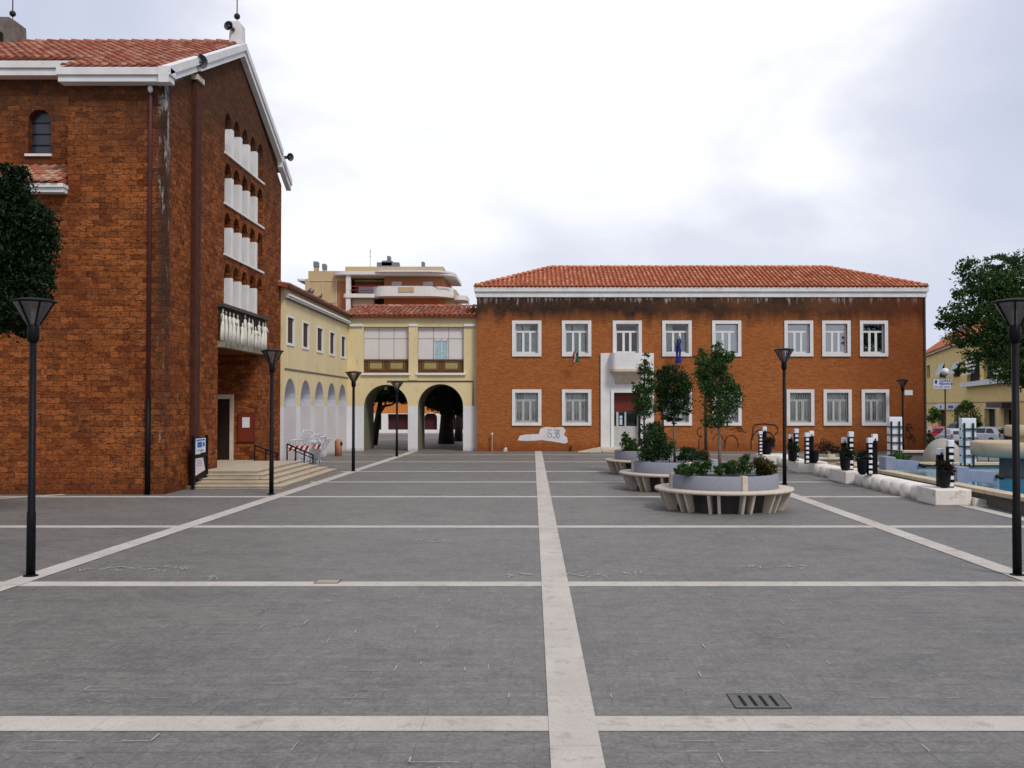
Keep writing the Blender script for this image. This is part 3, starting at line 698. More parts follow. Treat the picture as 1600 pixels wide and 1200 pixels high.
# outline with arches notched from the ground line
pts = []
for c in wc:
    a_ = arch(c-.97, c+.97, 0, 2.42, 1.05)[2:]
    pts += [(c-.97, 0)]+a_[::-1]+[(c+.97, 0)]
outline = [(52.2, 7.02), (38.99, 7.02), (38.99, 0)]
inner = []
for c in wc:
    a_ = arch(c-.97, c+.97, 0, 2.42, 1.05)
    arcpts = a_[2:]          # right spring -> left spring
    if c-.97 <= 38.99: c0 = 39.0
    inner += [(max(c-.97, 39.0), 0)]+[(max(u, 39.0), v) for u, v in arcpts[::-1]]+[(c+.97, 0)]
outline = [(38.99, 7.02)]+[(38.985, 0)]+inner+[(52.2, 0), (52.2, 7.02)]
wallpanel(mb, PW, outline, [(rect(a, b_, 4.80, 5.98), .2) for a, b_ in wwin])
rv_ = MB()
for c in wc:                 # reveals
    a_ = arch(c-.97, c+.97, 0, 2.42, 1.05); a_ = [(max(u, 39.0), v) for u, v in a_[1:]]+[(max(c-.97, 39.0), 0)]
    n = len(a_); rv_.add([PW(u, v, 0) for u, v in a_]+[PW(u, v, -.45) for u, v in a_], [(i, i+n, i+1+n, i+1) for i in range(n-1)])
mb.add([(WX, 38.985, 0), (WX, 38.985, 7.02), (WX-1, 38.985, 7.02), (WX-1, 38.985, 0)], [(0, 1, 2, 3)])
mb.build('wing_wall', M['yellow'], yb); rv_.build('arch_reveal', M['infill'], yb)
mb = MB(); mb.fbox(PW, 38.99, 52.1, 0, 3.6, -.7, -.45); mb.build('arcade_infill', M['infill'], yb)
q = MB()
for c in wc: q.fbox(PW, max(c-.97, 39.0), c+.97, 2.37, 2.41, -.449, -.43)
q.build('impost_line', mini('impost_grey', (.25, .24, .23)), yb)
mb = MB(); mb.box(-16, WX-.5, 39, 55.4, 0, 6.9); mb.build('wing_body', M['yellow'], yb)
def simplewin(P, u0, u1, v0, v1, parent, shut=True):
    q = MB(); t_ = .07
    for (a, b_, c_, d_) in ((u0-t_, u1+t_, v0-t_-.03, v0), (u0-t_, u1+t_, v1, v1+t_), (u0-t_, u0, v0, v1), (u1, u1+t_, v0, v1)): q.fbox(P, a, b_, c_, d_, -.05, .035)
    o = q.build('window', M['whiteclean'], parent)
    q = MB(); q.fbox(P, u0, u1, v0, v1, -.09, -.045); q.build('shutter', mini('brown_shutter', (.045, .022, .018)), o)
    q = MB(); m_ = (u0+u1)/2
    for i in range(9):
        v = v0+.06+(v1-v0-.1)*i/9; q.fbox(P, u0+.05, m_-.05, v, v+.05, -.044, -.03); q.fbox(P, m_+.05, u1-.05, v, v+.05, -.044, -.03)
    q.build('louvres', mini('louvre', (.10, .055, .045)), o)
    return o
for a, b_ in wwin: simplewin(PW, a+.09, b_-.09, 4.88, 5.90, yb)
q = MB(); q.fbox(PW, 38.99, 52.0, 6.62, 6.70, .002, .14); q.fbox(PW, 38.99, 52.0, 6.702, 6.78, .002, .2); q.build('string_course', M['white'], yb)
q = MB(); q.fbox(PW, 38.99, 52.0, 6.585, 6.618, .002, .10); q.fbox(PW, 38.99, 52.2, 3.80, 3.86, .002, .03); q.build('string_shadow_strip', mini('string_and_shadow_brown', (.16, .13, .09)), yb)  # top strip paints the shadow below the white course; lower strip is a string course
tileroof((WX+.22, 38.5, 7.06), (0, 1, 0), (-1, 0, .24), [(0, 0), (13.5, 0), (16.6, 3.2), (0, 3.2)], M['oldtile'], yb)
q = MB(); q.fbox(PW, 38.6, 52.0, 6.98, 7.05, .18, .26); q.build('gutter', M['iron'], yb)
# link
ax = [(X_(568.7, LY), X_(637.5, LY)), (X_(653, LY), X_(723.7, LY))]
inner = []
for (a, b_) in ax:
    c = (a+b_)/2; r = (b_-a)/2; arc = [(c-r*math.cos(math.pi*i/16), 2.32+r*math.sin(math.pi*i/16)) for i in range(17)]
    inner += [(a, 0)]+arc+[(b_, 0)]
ux = [(X_(567.5, LY), X_(638, LY)), (X_(652.5, LY), X_(724.5, LY))]
zt, zb = Z_(510.5, LY), Z_(582.5, LY); zm = Z_(561.5, LY); ztr = Z_(529, LY)
outl = [(-9.8, 7.05), (-9.8, 0)]+inner+[(-3.01, 0), (-3.01, 7.05)]
mb = MB(); wallpanel(mb, PL, outl, [(rect(a, b_, zb, zt), .22) for a, b_ in ux])
mb.build('link_wall', M['yellow'], yb)
mb = MB()
for (a, b_) in ax:
    c = (a+b_)/2; r = (b_-a)/2; arc = [(a, 0)]+[(c-r*math.cos(math.pi*i/16), 2.32+r*math.sin(math.pi*i/16)) for i in range(17)]+[(b_, 0)]
    n = len(arc); mb.add([PL(u, v, 0) for u, v in arc]+[PL(u, v, -3.2) for u, v in arc], [(i, i+1, i+1+n, i+n) for i in range(n-1)])
mb.build('archway_vault', M['yellow_shaded'], yb)
PLb = frame((0, LY+3.2, 0), (1, 0, 0))
mb = MB(); wallpanel(mb, PLb, outl, []); mb.build('rear_wall', M['yellow_shaded'], yb)
mb = MB(); mb.fbox(PL, -9.7, -3.05, 3.6, 6.95, -3.1, -.5); mb.build('upper_body', M['yellow_shaded'], yb)
for k, (a, b_) in enumerate(ux):
    q = MB(); q.fbox(PL, a, b_, zb, zt, -.215, -.20); po = q.build('window', mini('frame_beige', (.28, .24, .18)), yb)
    wd = (b_-a)/3
    for i in range(3):
        for (v0, v1) in ((ztr+.015, zt-.02), (zm+.02, ztr-.015)):
            q = MB(); u0, u1 = a+wd*i+.015, a+wd*(i+1)-.015
            if k == 1 and i == 1 and v1 < ztr:
                q.fbox(PL, u0, u1, v0, v1, -.199, -.19); q.build('curtain', M['curtainblue'], po)
                q = MB()
                for uu in (u0+.02, (u0+u1)/2, u1-.05): q.fbox(PL, uu, uu+.03, v0, v1, -.189, -.16)
                q.fbox(PL, u0, u1, v1-.08, v1, -.189, -.16); q.build('sash', M['whiteclean'], po)
            else:
                q.fbox(PL, u0, u1, v0, v1, -.199, -.18); q.build('panel', M['panel'], po)
    q = MB(); q.fbox(PL, a, b_, zb, zm, -.199, -.15); bo = q.build('balustrade', M['brownwood'], yb)
    q = MB()
    for i in range(2):
        c = a+(b_-a)*(.27+.46*i); q.fbox(PL, c-.32, c+.32, zb+.22, zm-.18, -.149, -.12)
    q.build('balustrade_panel', mini('ochre_panel', (.36, .27, .11)), bo)
    q = MB(); L_ = b_-a
    for i in range(2):
        c = a+L_*(.27+.46*i)
        for (p0, p1, r0, r1) in ((-.40, .40, zb+.14, zb+.19), (-.40, .40, zm-.15, zm-.10), (-.42, -.37, zb+.12, zm-.1), (.37, .42, zb+.12, zm-.1)): q.fbox(PL, c+p0, c+p1, r0, r1, -.149, -.11)
    q.fbox(PL, a, b_, zm-.05, zm, -.149, -.08); q.build('balustrade_rail', mini('tan_wood', (.20, .12, .06)), bo)
    q = MB(); q.fbox(PL, a-.08, b_+.10, zb-.12, zb-.02, -.15, .12); q.build('sill', M['whiteclean'], yb)
q = MB()
for (a, b_) in ((545.5, 567), (638.5, 652), (725, 744.5)): q.fbox(PL, X_(a, LY), X_(b_, LY), Z_(510, LY), Z_(506.5, LY), .002, .10)
q.build('pilaster_cap', M['whiteclean'], yb)
q = MB()
for (a, b_) in ((638.6, 651.9),): q.fbox(PL, X_(a, LY), X_(b_, LY), 3.7, Z_(510.5, LY), .002, .06)
q.build('pilaster', M['yellow'], yb)
q = MB(); q.tube([PL(X_(605, LY), 3.66, .03), PL(X_(742, LY)-.1, 3.66, .03), PL(X_(742, LY)-.1, 2.4, .03)], .03, 6); q.build('downpipe', mini('grey_green_pipe', (.06, .055, .04)), yb)
e2 = [(0, 0), (7.05, 0), (7.05, 3.72), (0, 3.72)]
tileroof((-10.05, LY-.28, 7.10), (1, 0, 0), (0, 3.6, .75), e2, M['oldtile'], yb, sp=.26, r=.095)
ridge((-10.1, LY+3.35, 7.9), (-3.05, LY+3.35, 7.9), M['oldtile'], yb, .12, .38)
q = MB(); q.fbox(PL, -9.75, -3.03, 7.0, 7.06, .001, .26); q.build('gutter', M['iron'], yb)
q = MB(); q.add([(-10, LY+3.4, 7.85), (-3.02, LY+3.4, 7.85), (-3.02, LY+3.4, 6.8), (-10, LY+3.4, 6.8)], [(0,1,2,3)]); q.build('rear_gable', M['yellow_shaded'], yb)
# arch lantern fitting
q = MB(); pc = at(603, 607, 53.6); q.box(pc.x-.07, pc.x+.07, 53.5, 53.7, pc.z-.08, pc.z+.08); q.tube([(pc.x, 53.6, pc.z+.08), (pc.x, 53.6, 3.6)], .012); q.build('ceiling_lantern', M['whiteclean'], yb)

# ================================================================== TOWN BRICK BUILDING
BY = 51.8; BX0, BX1 = -3.0, 20.4
tb = thing('brick_building', 'two storey orange brick public building with white window surrounds and red hipped roof', 'building', (8.7, 54, 0))
PT = frame((0, BY, 0), (1, 0, 0))
def bz(y): return Z_(y, BY)
up = [(800, 846), (878, 924), (1035, 1081), (1113, 1158.5), (1226, 1271), (1285, 1329.5), (1344, 1388)]
lowr = [(800, 846), (878, 924), (1035, 1081), (1113, 1158.5), (1229, 1272), (1286.5, 1330.5), (1346, 1389)]
wins = []; fr = .17
for (a, b_) in up: wins.append((X_(a, BY), X_(b_, BY), bz(557), bz(501), 0))
for (a, b_) in lowr: wins.append((X_(a, BY), X_(b_, BY), bz(665), bz(608.5), 1))
bwin = (X_(957.5, BY), X_(1003, BY), 5.12, bz(501), 2)
PXa, PXb = X_(938.5, BY), X_(1021.5, BY)
door = (X_(959, BY), X_(1000.7, BY), .2, bz(613.5))
mb = MB(); hl = [(rect(a+fr, b_-fr, c+fr, d_-fr), .30) for a, b_, c, d_, k in wins]+[(rect(bwin[0]+fr, bwin[1]-fr, bwin[2], bwin[3]-fr), .3)]
wallpanel(mb, PT, rect(BX0, BX1, 0, 8.02), hl+[(rect(door[0], door[1], .2, door[3]), .0)])
mb.add([(BX0, BY, 0), (BX0, BY+8, 0), (BX0, BY+8, 8.02), (BX0, BY, 8.02)], [(0,1,2,3)][::1])
mb.add([(BX1, BY, 0), (BX1, BY+8, 0), (BX1, BY+8, 8.02), (BX1, BY, 8.02)], [(0,1,2,3)])
mb.add([(BX0, BY+8, 0), (BX1, BY+8, 0), (BX1, BY+8, 8.02), (BX0, BY+8, 8.02)], [(0,1,2,3)])
mb.build('wall', M['town'], tb)
q = MB(); q.box(BX0+.1, BX1-.1, BY+1.6, BY+1.8, 0, 8); q.build('inner_wall', M['room'], tb)
q = MB(); q.box(BX0+.1, BX1-.1, BY+.35, BY+1.6, 3.9, 4.1); q.build('inner_floor', M['room'], tb)
q = MB(); q.box(BX0-.06, BX1+.06, BY-.06, BY+8.06, 8.022, 8.30); q.box(BX0-.14, BX1+.14, BY-.14, BY+8.14, 8.302, 8.54); q.build('cornice', M['white'], tb, bevel=.015)
rw = random.Random(21)
def townwin(a, b_, c, d_, kind):
    q = MB(); pr = .07
    if kind == 2: parts_ = [(a, b_, d_-fr, d_), (a, a+fr, c, d_-fr), (b_-fr, b_, c, d_-fr)]
    else: parts_ = [(a, b_, c, c+fr), (a, b_, d_-fr, d_), (a, a+fr, c+fr, d_-fr), (b_-fr, b_, c+fr, d_-fr)]
    for (u0, u1, v0, v1) in parts_: q.fbox(PT, u0, u1, v0, v1, -.02, pr)
    o = q.build('window', M['white'], tb)
    u0, u1, v0, v1 = a+fr, b_-fr, (c+fr if kind != 2 else c), d_-fr
    q = MB(); tr_ = v1-.40
    q.fbox(PT, u0, u0+.06, v0, v1, -.22, -.16); q.fbox(PT, u1-.06, u1, v0, v1, -.22, -.16)
    q.fbox(PT, u0, u1, v1-.05, v1, -.219, -.161); q.fbox(PT, u0, u1, v0, v0+.09, -.219, -.161); q.fbox(PT, u0, u1, tr_-.05, tr_+.05, -.219, -.155)
    wd = (u1-u0-.12)/3
    for i in (1, 2):
        m_ = u0+.06+wd*i; q.fbox(PT, m_-.06, m_+.06, v0+.09, tr_-.05, -.218, -.158)
    q.build('sash', M['whiteclean'], o)
    q = MB(); q.fbox(PT, u0+.02, u1-.02, v0+.02, v1-.02, -.195, -.19); q.build('pane', M['glass2'] if (kind == 0 and 9 < a < 18) else M['glass'], o)
    q = MB(); n_ = 26
    mode = {0: rw.choice(('full', 'full', 'part')), 1: rw.choice(('full', 'part')), 2: 'none'}[kind]
    if mode != 'none':
        for i in range(3):
            if mode == 'part' and i == rw.choice((1, 1, 2)): continue
            x0_ = u0+.06+wd*i; x1_ = x0_+wd*rw.choice((1, 1, .75)); vs = []; top = v1 if rw.random() < .75 else tr_
            for j in range(n_+1):
                x = x0_+(x1_-x0_)*j/n_; dz = .025*math.sin(j*1.9+i)+.015*math.sin(j*.7)
                vs += [PT(x, v0+.02, -.30+dz), PT(x, top, -.30+dz*.6)]
            q.add(vs, [(2*j, 2*j+2, 2*j+3, 2*j+1) for j in range(n_)])
        if q.v: q.build('curtain', M['curtain'], o, True)
    if kind == 1:
        q = MB()
        for i in range(9): x = u0+(u1-u0)*(i+.5)/9; q.tube([PT(x, v0, -.05), PT(x, v1, -.05)], .011, 5)
        for i in range(14): z = v0+(v1-v0)*(i+.5)/14; q.fbox(PT, u0, u1, z-.008, z+.008, -.062, -.05)
        q.build('grille', mini('pale_grille', (.38, .38, .36)), o)
    return o
for wn_ in wins: townwin(*wn_)
townwin(*bwin)
# portal
q = MB()
wallpanel(q, PT, rect(PXa, PXb, .0, 5.10), [(rect(door[0], door[1], .2, door[3]), .5), (rect(bwin[0]+fr, bwin[1]-fr, 5.0, 5.095), 0)], .12)
for (a, b_) in ((PXa, PXa), (PXb, PXb)): q.add([PT(a, 0, .12), PT(a, 5.1, .12), PT(a, 5.1, 0), PT(a, 0, 0)], [(0,1,2,3)])
q.add([PT(PXa, 5.1, .12), PT(PXb, 5.1, .12), PT(PXb, 5.1, 0), PT(PXa, 5.1, 0)], [(0,1,2,3)])
po = q.build('portal', M['white'], tb)
q = MB(); q.fbox(PT, door[0]-.16, door[0]-.002, .2, door[3]+.15, .121, .19); q.fbox(PT, door[1]+.002, door[1]+.16, .2, door[3]+.15, .121, .19); q.fbox(PT, door[0]-.002, door[1]+.002, door[3], door[3]+.15, .121, .19); q.build('door_surround', M['whiteclean'], po)
q = MB(); q.fbox(PT, door[0], door[1], bz(643), door[3], -.30, -.2); q.build('transom_panel', M['redwood'], po)
q = MB()
d0, d1 = door[0], door[1]; wz0, wz1 = bz(666), bz(643.5)
q.fbox(PT, d0, d1, .2, wz0, -.30, -.22)
for (a, b_) in ((d0, d0+.04), (X_(963.5, BY), X_(967, BY)), (X_(976.5, BY), X_(979, BY)), (X_(996, BY), X_(998, BY))): q.fbox(PT, a, b_, wz0+.002, wz1, -.299, -.221)
do = q.build('door', mini('door_grey', (.46, .46, .44)), po)
q = MB(); q.fbox(PT, d0, d1, wz0, wz1, -.29, -.28); q.build('pane', M['glass'], do)
q = MB(); q.fbox(PT, X_(998, BY), d1, .2, wz1, -.22, -.12); q.build('open_leaf', M['wood'], do)
q = MB(); q.fbox(PT, X_(967.6, BY), X_(973.8, BY), bz(665), bz(648), -.215, -.20); q.build('door_frame_bar', M['black'], do)
q = MB(); q.fbox(PT, X_(968.6, BY), X_(972.8, BY), bz(664), bz(655), -.199, -.19); q.fbox(PT, X_(968.6, BY), X_(972.8, BY), bz(654), bz(649.5), -.199, -.19); q.build('paper', mini('pale_blue_paper', (.50, .62, .74)), do)
# balcony
bc0, bc1 = X_(953, BY), X_(1007.5, BY); cx = (bc0+bc1)/2; hw = (bc1-bc0)/2
def bow(t, d): return (cx+hw*t, BY-.13-d*max(0, 1-abs(t)**9)**.5)
def bowslab(v0, v1, d, k=1.0, n=20):
    q = MB(); top = [(cx+(bow(-1+2*i/n, d)[0]-cx)*k, bow(-1+2*i/n, d)[1]) for i in range(n+1)]
    q.prism(top, lambda u, v, w_: Vector((u, v, w_)), v0, v1); return q
bo = bowslab(bz(577)-.0, bz(552.5), .60).build('balcony', M['white'], tb)
bowslab(bz(581), bz(577)-.002, .65, 1.03).build('balcony_slab', M['travertine'], bo)
q = MB(); n = 20; rings = [(.93, .70, bz(581)-.003), (.84, .45, bz(583.5)), (.76, .20, bz(588)), (.70, .02, bz(600))]
vs = []
for (k, d_, z) in rings:
    for i in range(n+1): x, y = bow(-1+2*i/n, d_); vs.append((cx+(x-cx)*k, y, z))
q.add(vs, [(r_*(n+1)+i, r_*(n+1)+i+1, (r_+1)*(n+1)+i+1, (r_+1)*(n+1)+i) for r_ in range(3) for i in range(n)])
q.build('balcony_bracket', M['travertine'], bo, True)
# roof
rh = 10.12; rd = 4.0; L_ = BX1-BX0
s_ = Vector((0, rd+.15, rh-8.55)); sl2 = s_.length
tileroof((BX0-.1, BY-.15, 8.57), (1, 0, 0), s_, [(0, 0), (L_+.2, 0), (L_+.2-rd-.05, sl2), (rd+.05, sl2)], M['tile'], tb, sp=.235, r=.078)
tileroof((BX0-.1, BY+8.1, 8.57), (0, -1, 0), (rd, 0, rh-8.55), [(0, 0), (8.2, 0), (4.1, sl2)], M['tile'], tb, sp=.26)
tileroof((BX1+.1, BY-.1, 8.57), (0, 1, 0), (-rd, 0, rh-8.55), [(0, 0), (8.2, 0), (4.1, sl2)], M['tile'], tb, sp=.26)
q = MB(); q.add([(BX0, BY+8.1, 8.57), (BX1, BY+8.1, 8.57), (BX1-rd, BY+4, rh), (BX0+rd, BY+4, rh)], [(0,1,2,3)]); q.build('rear_roof', M['tile'], tb)
ridge((BX0+rd, BY+4, rh+.02), (BX1-rd, BY+4, rh+.02), M['tile'], tb, .11)
ridge((BX0-.05, BY-.1, 8.62), (BX0+rd, BY+4, rh+.04), M['tile'], tb, .10); ridge((BX1+.05, BY-.1, 8.62), (BX1-rd, BY+4, rh+.04), M['tile'], tb, .10)
pc = at(768, 440, BY+4.5); q = MB(); q.box(pc.x-.11, pc.x+.11, BY+4.4, BY+4.7, 8.8, pc.z+.12); q.build('chimney', M['white'], tb)
q = MB(); q.tube([(BX1-.06, BY-.06, 0), (BX1-.06, BY-.06, 8.0)], .04, 6); q.build('downpipe', mini('green_copper', (.05, .09, .07)), tb)
# whitewashed patch with scribble, graffiti loops on the wall
patch = [(809, 688), (812, 681), (820, 679), (842, 678), (844, 670), (852, 667), (866, 668), (880, 667), (884, 673), (881, 680), (886, 683), (887, 691), (883, 693), (864, 690), (846, 687.5), (836, 688.5), (822, 689)]
q = MB(); q.prism([(X_(a, BY), bz(b_)) for a, b_ in patch], PT, .003, .007); wp = q.build('whitewash_patch', stone('whitewash', (.66, .64, .66), (.58, .56, .57), 3, .9, .1), tb)
def scribble(strokes, r, mat, parent, w_=.012):
    q = MB()
    for st in strokes: q.tube([PT(X_(a, BY), bz(b_), w_) for a, b_ in st], r, 5)
    return q.build('graffiti', mat, parent)
gm = mini('spray_paint_grey', (.22, .22, .26), .8)
def cpt(cx_, cy_, rx, ry, a0, a1, n=14): return [(cx_+rx*math.cos(R(a0+(a1-a0)*i/n)), cy_-ry*math.sin(R(a0+(a1-a0)*i/n))) for i in range(n+1)]
scribble([[(862, 671.5), (857, 671), (856.5, 676), (858, 677)]+cpt(859, 680, 3.2, 3.2, 100, -190), cpt(866.5, 674, 2.6, 2.8, 140, -90)+cpt(866.5, 680.5, 3.0, 3.6, 90, -150), [(871, 671), (870.5, 684.5)], cpt(871, 674, 3.0, 2.6, 90, -90)+cpt(871, 680.5, 3.4, 4, 90, -90)], .014, gm, wp)
gb = mini('spray_paint_black', (.035, .022, .02), .8)
scribble([[(1173.5, 702), (1173.5, 690), (1176, 675), (1177, 666), (1180, 663), (1195, 662), (1211, 664), (1215, 668), (1215, 676), (1211, 678), (1209, 683), (1209, 700)], cpt(1187, 690, 12, 18, 170, 70), cpt(1200, 690, 9, 15, 110, 10)], .028, gb, tb)
scribble([cpt(1094.5, 675, 5, 7, 60, 300), [(1096, 680), (1092, 688), (1091, 700)], cpt(1143, 697, 10.5, 17, 175, -5), cpt(1122, 694, 9, 16, 160, 20), cpt(1136, 696, 4, 15, 200, 90), [(1140, 671), (1152, 668), (1160, 673), (1166, 676)], cpt(1156, 671, 4, 3, 0, 300)], .018, gb, tb)
scribble([cpt(1421, 676, 6, 9, 30, 330), cpt(1420, 668, 4, 6, 0, 300), cpt(1424, 688, 5, 8, -30, 200), [(1416, 664), (1426, 690)]], .02, gb, tb)
q = MB(); q.fbox(PT, X_(1413.5, BY), X_(1426, BY), bz(617.5), bz(609.5), .003, .03); q.build('street_plaque', M['white'], tb)
# entrance ramp and slab
t = thing('entrance_ramp', 'pale stone ramp and slab in front of the white brick-building portal', 'ramp', (4, 51, 0))
q = MB(); xa = X_(903, 51.6); q.add([(xa, 51.76, .003), (xa, 50.6, .003), (PXa, 50.6, .24), (PXa, 51.76, .24), (PXa, 50.6, .003), (PXa, 51.76, .003)], [(0,1,2,3),(1,4,2),(0,3,5),(2,4,5,3)]); q.build('ramp', M['travertine'], t)
q = MB(); q.box(PXa, PXb+.5, 50.5, 51.76, .003, .13); q.box(PXa+.02, PXb+.4, 50.85, 51.76, .131, .24); q.build('slab', M['travertine'], t, bevel=.01)
pc = gp(769, 705.5); t = thing('standpipe', 'thin pale standpipe with round head at the left foot of the brick building', 'pipe', (X_(769, 51.6), 51.6, 0))
q = MB(); x = X_(769, 51.6); q.tube([(x, 51.6, 0), (x, 51.6, .85)], .03, 8); q.build('pipe', mini('pale_pipe', (.40, .30, .22)), t); q = MB(); q.blob((x, 51.6, .9), (.06, .06, .07)); q.build('cap', M['white'], t)
t = thing('floor_spotlight', 'small pale box by the brick wall right of the standpipe', 'utility box', (X_(790, 51.6), 51.6, 0))
x = X_(790, 51.6); q = MB(); q.box(x-.1, x+.1, 51.5, 51.7, 0, .12); q.build('box', M['travertine'], t); q = MB(); q.blob((x, 51.55, .15), (.07, .06, .06)); q.build('lamp', M['white'], t)
# flags
def flag(label, px, pyt, pyb, cols, hang):
    t = thing('flag', label, 'flag', (X_(px, BY), BY-.1, bz(pyb)))
    x = X_(px, BY); zt_ = bz(pyt); zb_ = bz(pyb)
    q = MB(); q.tube([(x, BY-.02, zb_+.05), (x+.04, BY-.9, zt_)], .018, 6); q.build('pole', M['iron'], t)
    q = MB(); q.blob((x+.04, BY-.92, zt_+.02), (.03, .03, .03)); q.build('finial', M['iron'], t)
    for k, c in enumerate(cols):
        q = MB(); n_ = 8; vs = []
        x0_ = x-.05+.14*k/len(cols)*2; 
        for j in range(n_+1):
            z = zt_-.03-(zt_-zb_-.03)*hang*j/n_; sp_ = .04+.05*j/n_
            vs += [(x0_-sp_+.02*math.sin(j*1.3+k), BY-.80+.25*j/n_+.03*math.sin(j+k*2), z), (x0_+sp_+.015*math.sin(j*2.0), BY-.74+.25*j/n_-.02*math.sin(j), z-.03)]
        q.add(vs, [(2*j, 2*j+2, 2*j+3, 2*j+1) for j in range(n_)]); q.build('cloth', mini('flag_cloth_%d' % k, c, .8), t, True)
flag('drooping red white and green flag under the second upper window', 897.5, 549, 568, [(.55, .03, .02), (.6, .6, .58), (.02, .12, .05)], .9)
flag('drooping dark blue flag under the upper window right of the balcony', 1057, 529, 570, [(.015, .02, .16), (.02, .03, .22)], .95)

# ================================================================== APARTMENT BLOCK (far, behind the link)
AY = 95.0
ab = thing('apartment_block', 'beige and brick apartment block with curved white balconies and flat roof, behind the link', 'building', (X_(600, AY), AY, 0))
def az(y): return Z_(y, AY)
def axx(x): return X_(x, AY)
PA = frame((0, AY, 0), (1, 0, 0))
beige = stone('beige_render', (.50, .38, .21), (.44, .33, .18), 1, .9, .05, None, False); abr = stone('orange_render', (.42, .17, .075), (.36, .14, .06), 2, .9, .1, None, False)
awh = mini('white_concrete', (.70, .69, .66))
def ax_(c): return axx(460+c/5.333)
def azc(c): return az(390+c/5.333)
q = MB(); q.fbox(PA, ax_(110), ax_(430), 0, azc(178), -9, .0); q.fbox(PA, ax_(84), ax_(112), 0, azc(245), -9, .02); q.fbox(PA, ax_(413), ax_(1235), azc(232), azc(138), -9, -.3); q.fbox(PA, ax_(480), ax_(740), 0, azc(240), -9, -1.2); q.build('wall', beige, ab)
q = MB(); q.fbox(PA, ax_(742), ax_(1245), 0, azc(225), -9, -.2); q.fbox(PA, ax_(352), ax_(443), 0, azc(262), -2, .012); q.build('brick_wall', abr, ab)
q = MB(); q.fbox(PA, ax_(1225), ax_(1340), 0, azc(330), -8, -.4); q.build('stair_tower', beige, ab)
q = MB(); q.fbox(PA, ax_(484), ax_(740), azc(375), azc(255), -1.19, -1.1); q.build('loggia_wall', mini('loggia_brown', (.16, .05, .03)), ab)
q = MB()
for (a, b_, c_, d_) in ((110, 350, 262, 257), (112, 118, 470, 262), (228, 234, 470, 262), (344, 350, 470, 262), (118, 350, 442, 437)): q.fbox(PA, ax_(a), ax_(b_), azc(c_), azc(d_), .013, .06)
q.build('facade_frame', mini('pale_lines', (.60, .52, .40)), ab)
# curved roof slab and balcony
def curved(x0c, x1c, y0c, y1c, d0, d1, r=2.0, name='slab', mat=awh, par=None):
    x0, x1 = ax_(x0c), ax_(x1c); pts = [(x0, -d1), (x1-r, -d1)]; pts = []
    n_ = 10
    pts += [(x0+r*.6*(1-math.sin(math.pi/2*i/n_)), AY-d1+r*.6*(1-math.cos(math.pi/2*i/n_))) for i in range(n_, -1, -1)]
    pts += [(x1-r+r*math.sin(math.pi/2*i/n_), AY-d1+r*(1-math.cos(math.pi/2*i/n_))) for i in range(n_+1)]
    pts += [(x1, AY+d0), (x0, AY+d0)]
    q = MB(); q.prism(pts, lambda u, v, w_: Vector((u, v, w_)), azc(y1c), azc(y0c)); return q.build(name, mat, par or ab)
curved(330, 1340, 195, 222, 8, 1.3, 2.2, 'roof_slab'); curved(640, 1330, 190, 204, 8, 1.7, 2.5, 'roof_slab')
curved(662, 1325, 322, 404, 3, 1.8, 2.4, 'balcony'); curved(420, 700, 378, 410, 1.0, 1.2, .6, 'balcony'); curved(1330, 1440, 388, 425, 3, .8, .8, 'roof_slab'); curved(22, 84, 246, 262, 3, .3, .3, 'roof_slab')
q = MB(); q.fbox(PA, ax_(443), ax_(480), 0, azc(222), .6, 1.1); q.build('column', awh, ab)
q = MB(); q.fbox(PA, ax_(885), ax_(1012), azc(372), azc(330), 1.81, 1.86); q.build('balcony_gap', beige, ab)
q = MB(); q.tube([PA(ax_(500), azc(322)+.02, 1.3), PA(ax_(1230), azc(322)+.02, 1.75), PA(ax_(1315), azc(322)+.02, .8)], .05, 5); q.tube([PA(ax_(480), azc(350), 1.2), PA(ax_(660), azc(350), 1.2)], .04, 5); q.build('railing', mini('red_rail', (.30, .03, .03)), ab)
for (a, b_, c_, d_, w_) in ((805, 890, 318, 264, -.19), (1068, 1153, 318, 264, -.19), (805, 890, 480, 455, -.19), (1068, 1153, 480, 455, -.19), (515, 652, 350, 298, -1.09)):
    q = MB(); q.fbox(PA, ax_(a), ax_(b_), azc(c_), azc(d_), w_, w_+.07); o = q.build('window', mini('roller_shutter', (.60, .59, .62)), ab)
    q = MB()
    for i in range(6): z = azc(c_)+(azc(d_)-azc(c_))*(i+.5)/6; q.fbox(PA, ax_(a), ax_(b_), z, z+.03, w_+.071, w_+.09)
    q.build('slats', mini('slat_grey', (.45, .44, .47)), o)
q = MB(); q.fbox(PA, ax_(664), ax_(740), azc(475), azc(408), -.6, -.3); q.build('dark_opening', M['dark'], ab)
q = MB(); q.fbox(PA, ax_(484), ax_(662), azc(480), azc(416), .2, .4); q.build('parapet', mini('pale_beige', (.46, .42, .32)), ab)
for (a, b_, c_, d_) in ((112, 142, 178, 115), (187, 210, 178, 135), (697, 780, 140, 108), (1036, 1055, 140, 118), (655, 838, 140, 122), (742, 762, 110, 68)):
    q = MB(); q.fbox(PA, ax_(a), ax_(b_), azc(c_), azc(d_), -3.0, -2.2); o = q.build('chimney', beige, ab)
    q = MB(); q.fbox(PA, ax_(a-2), ax_(b_+2), azc(d_)+.01, azc(d_)+.5, -3.1, -2.1); q.build('chimney_cap', mini('cap_grey', (.18, .20, .26)), o)
q = MB(); q.tube([PA(ax_(598), azc(140), -2), PA(ax_(598), azc(-30), -2)], .035, 5)
for z_ in (-20, 0, 30): q.tube([PA(ax_(585), azc(z_), -2), PA(ax_(612), azc(z_), -2)], .02, 4)
q.build('aerial', M['galv'], ab)

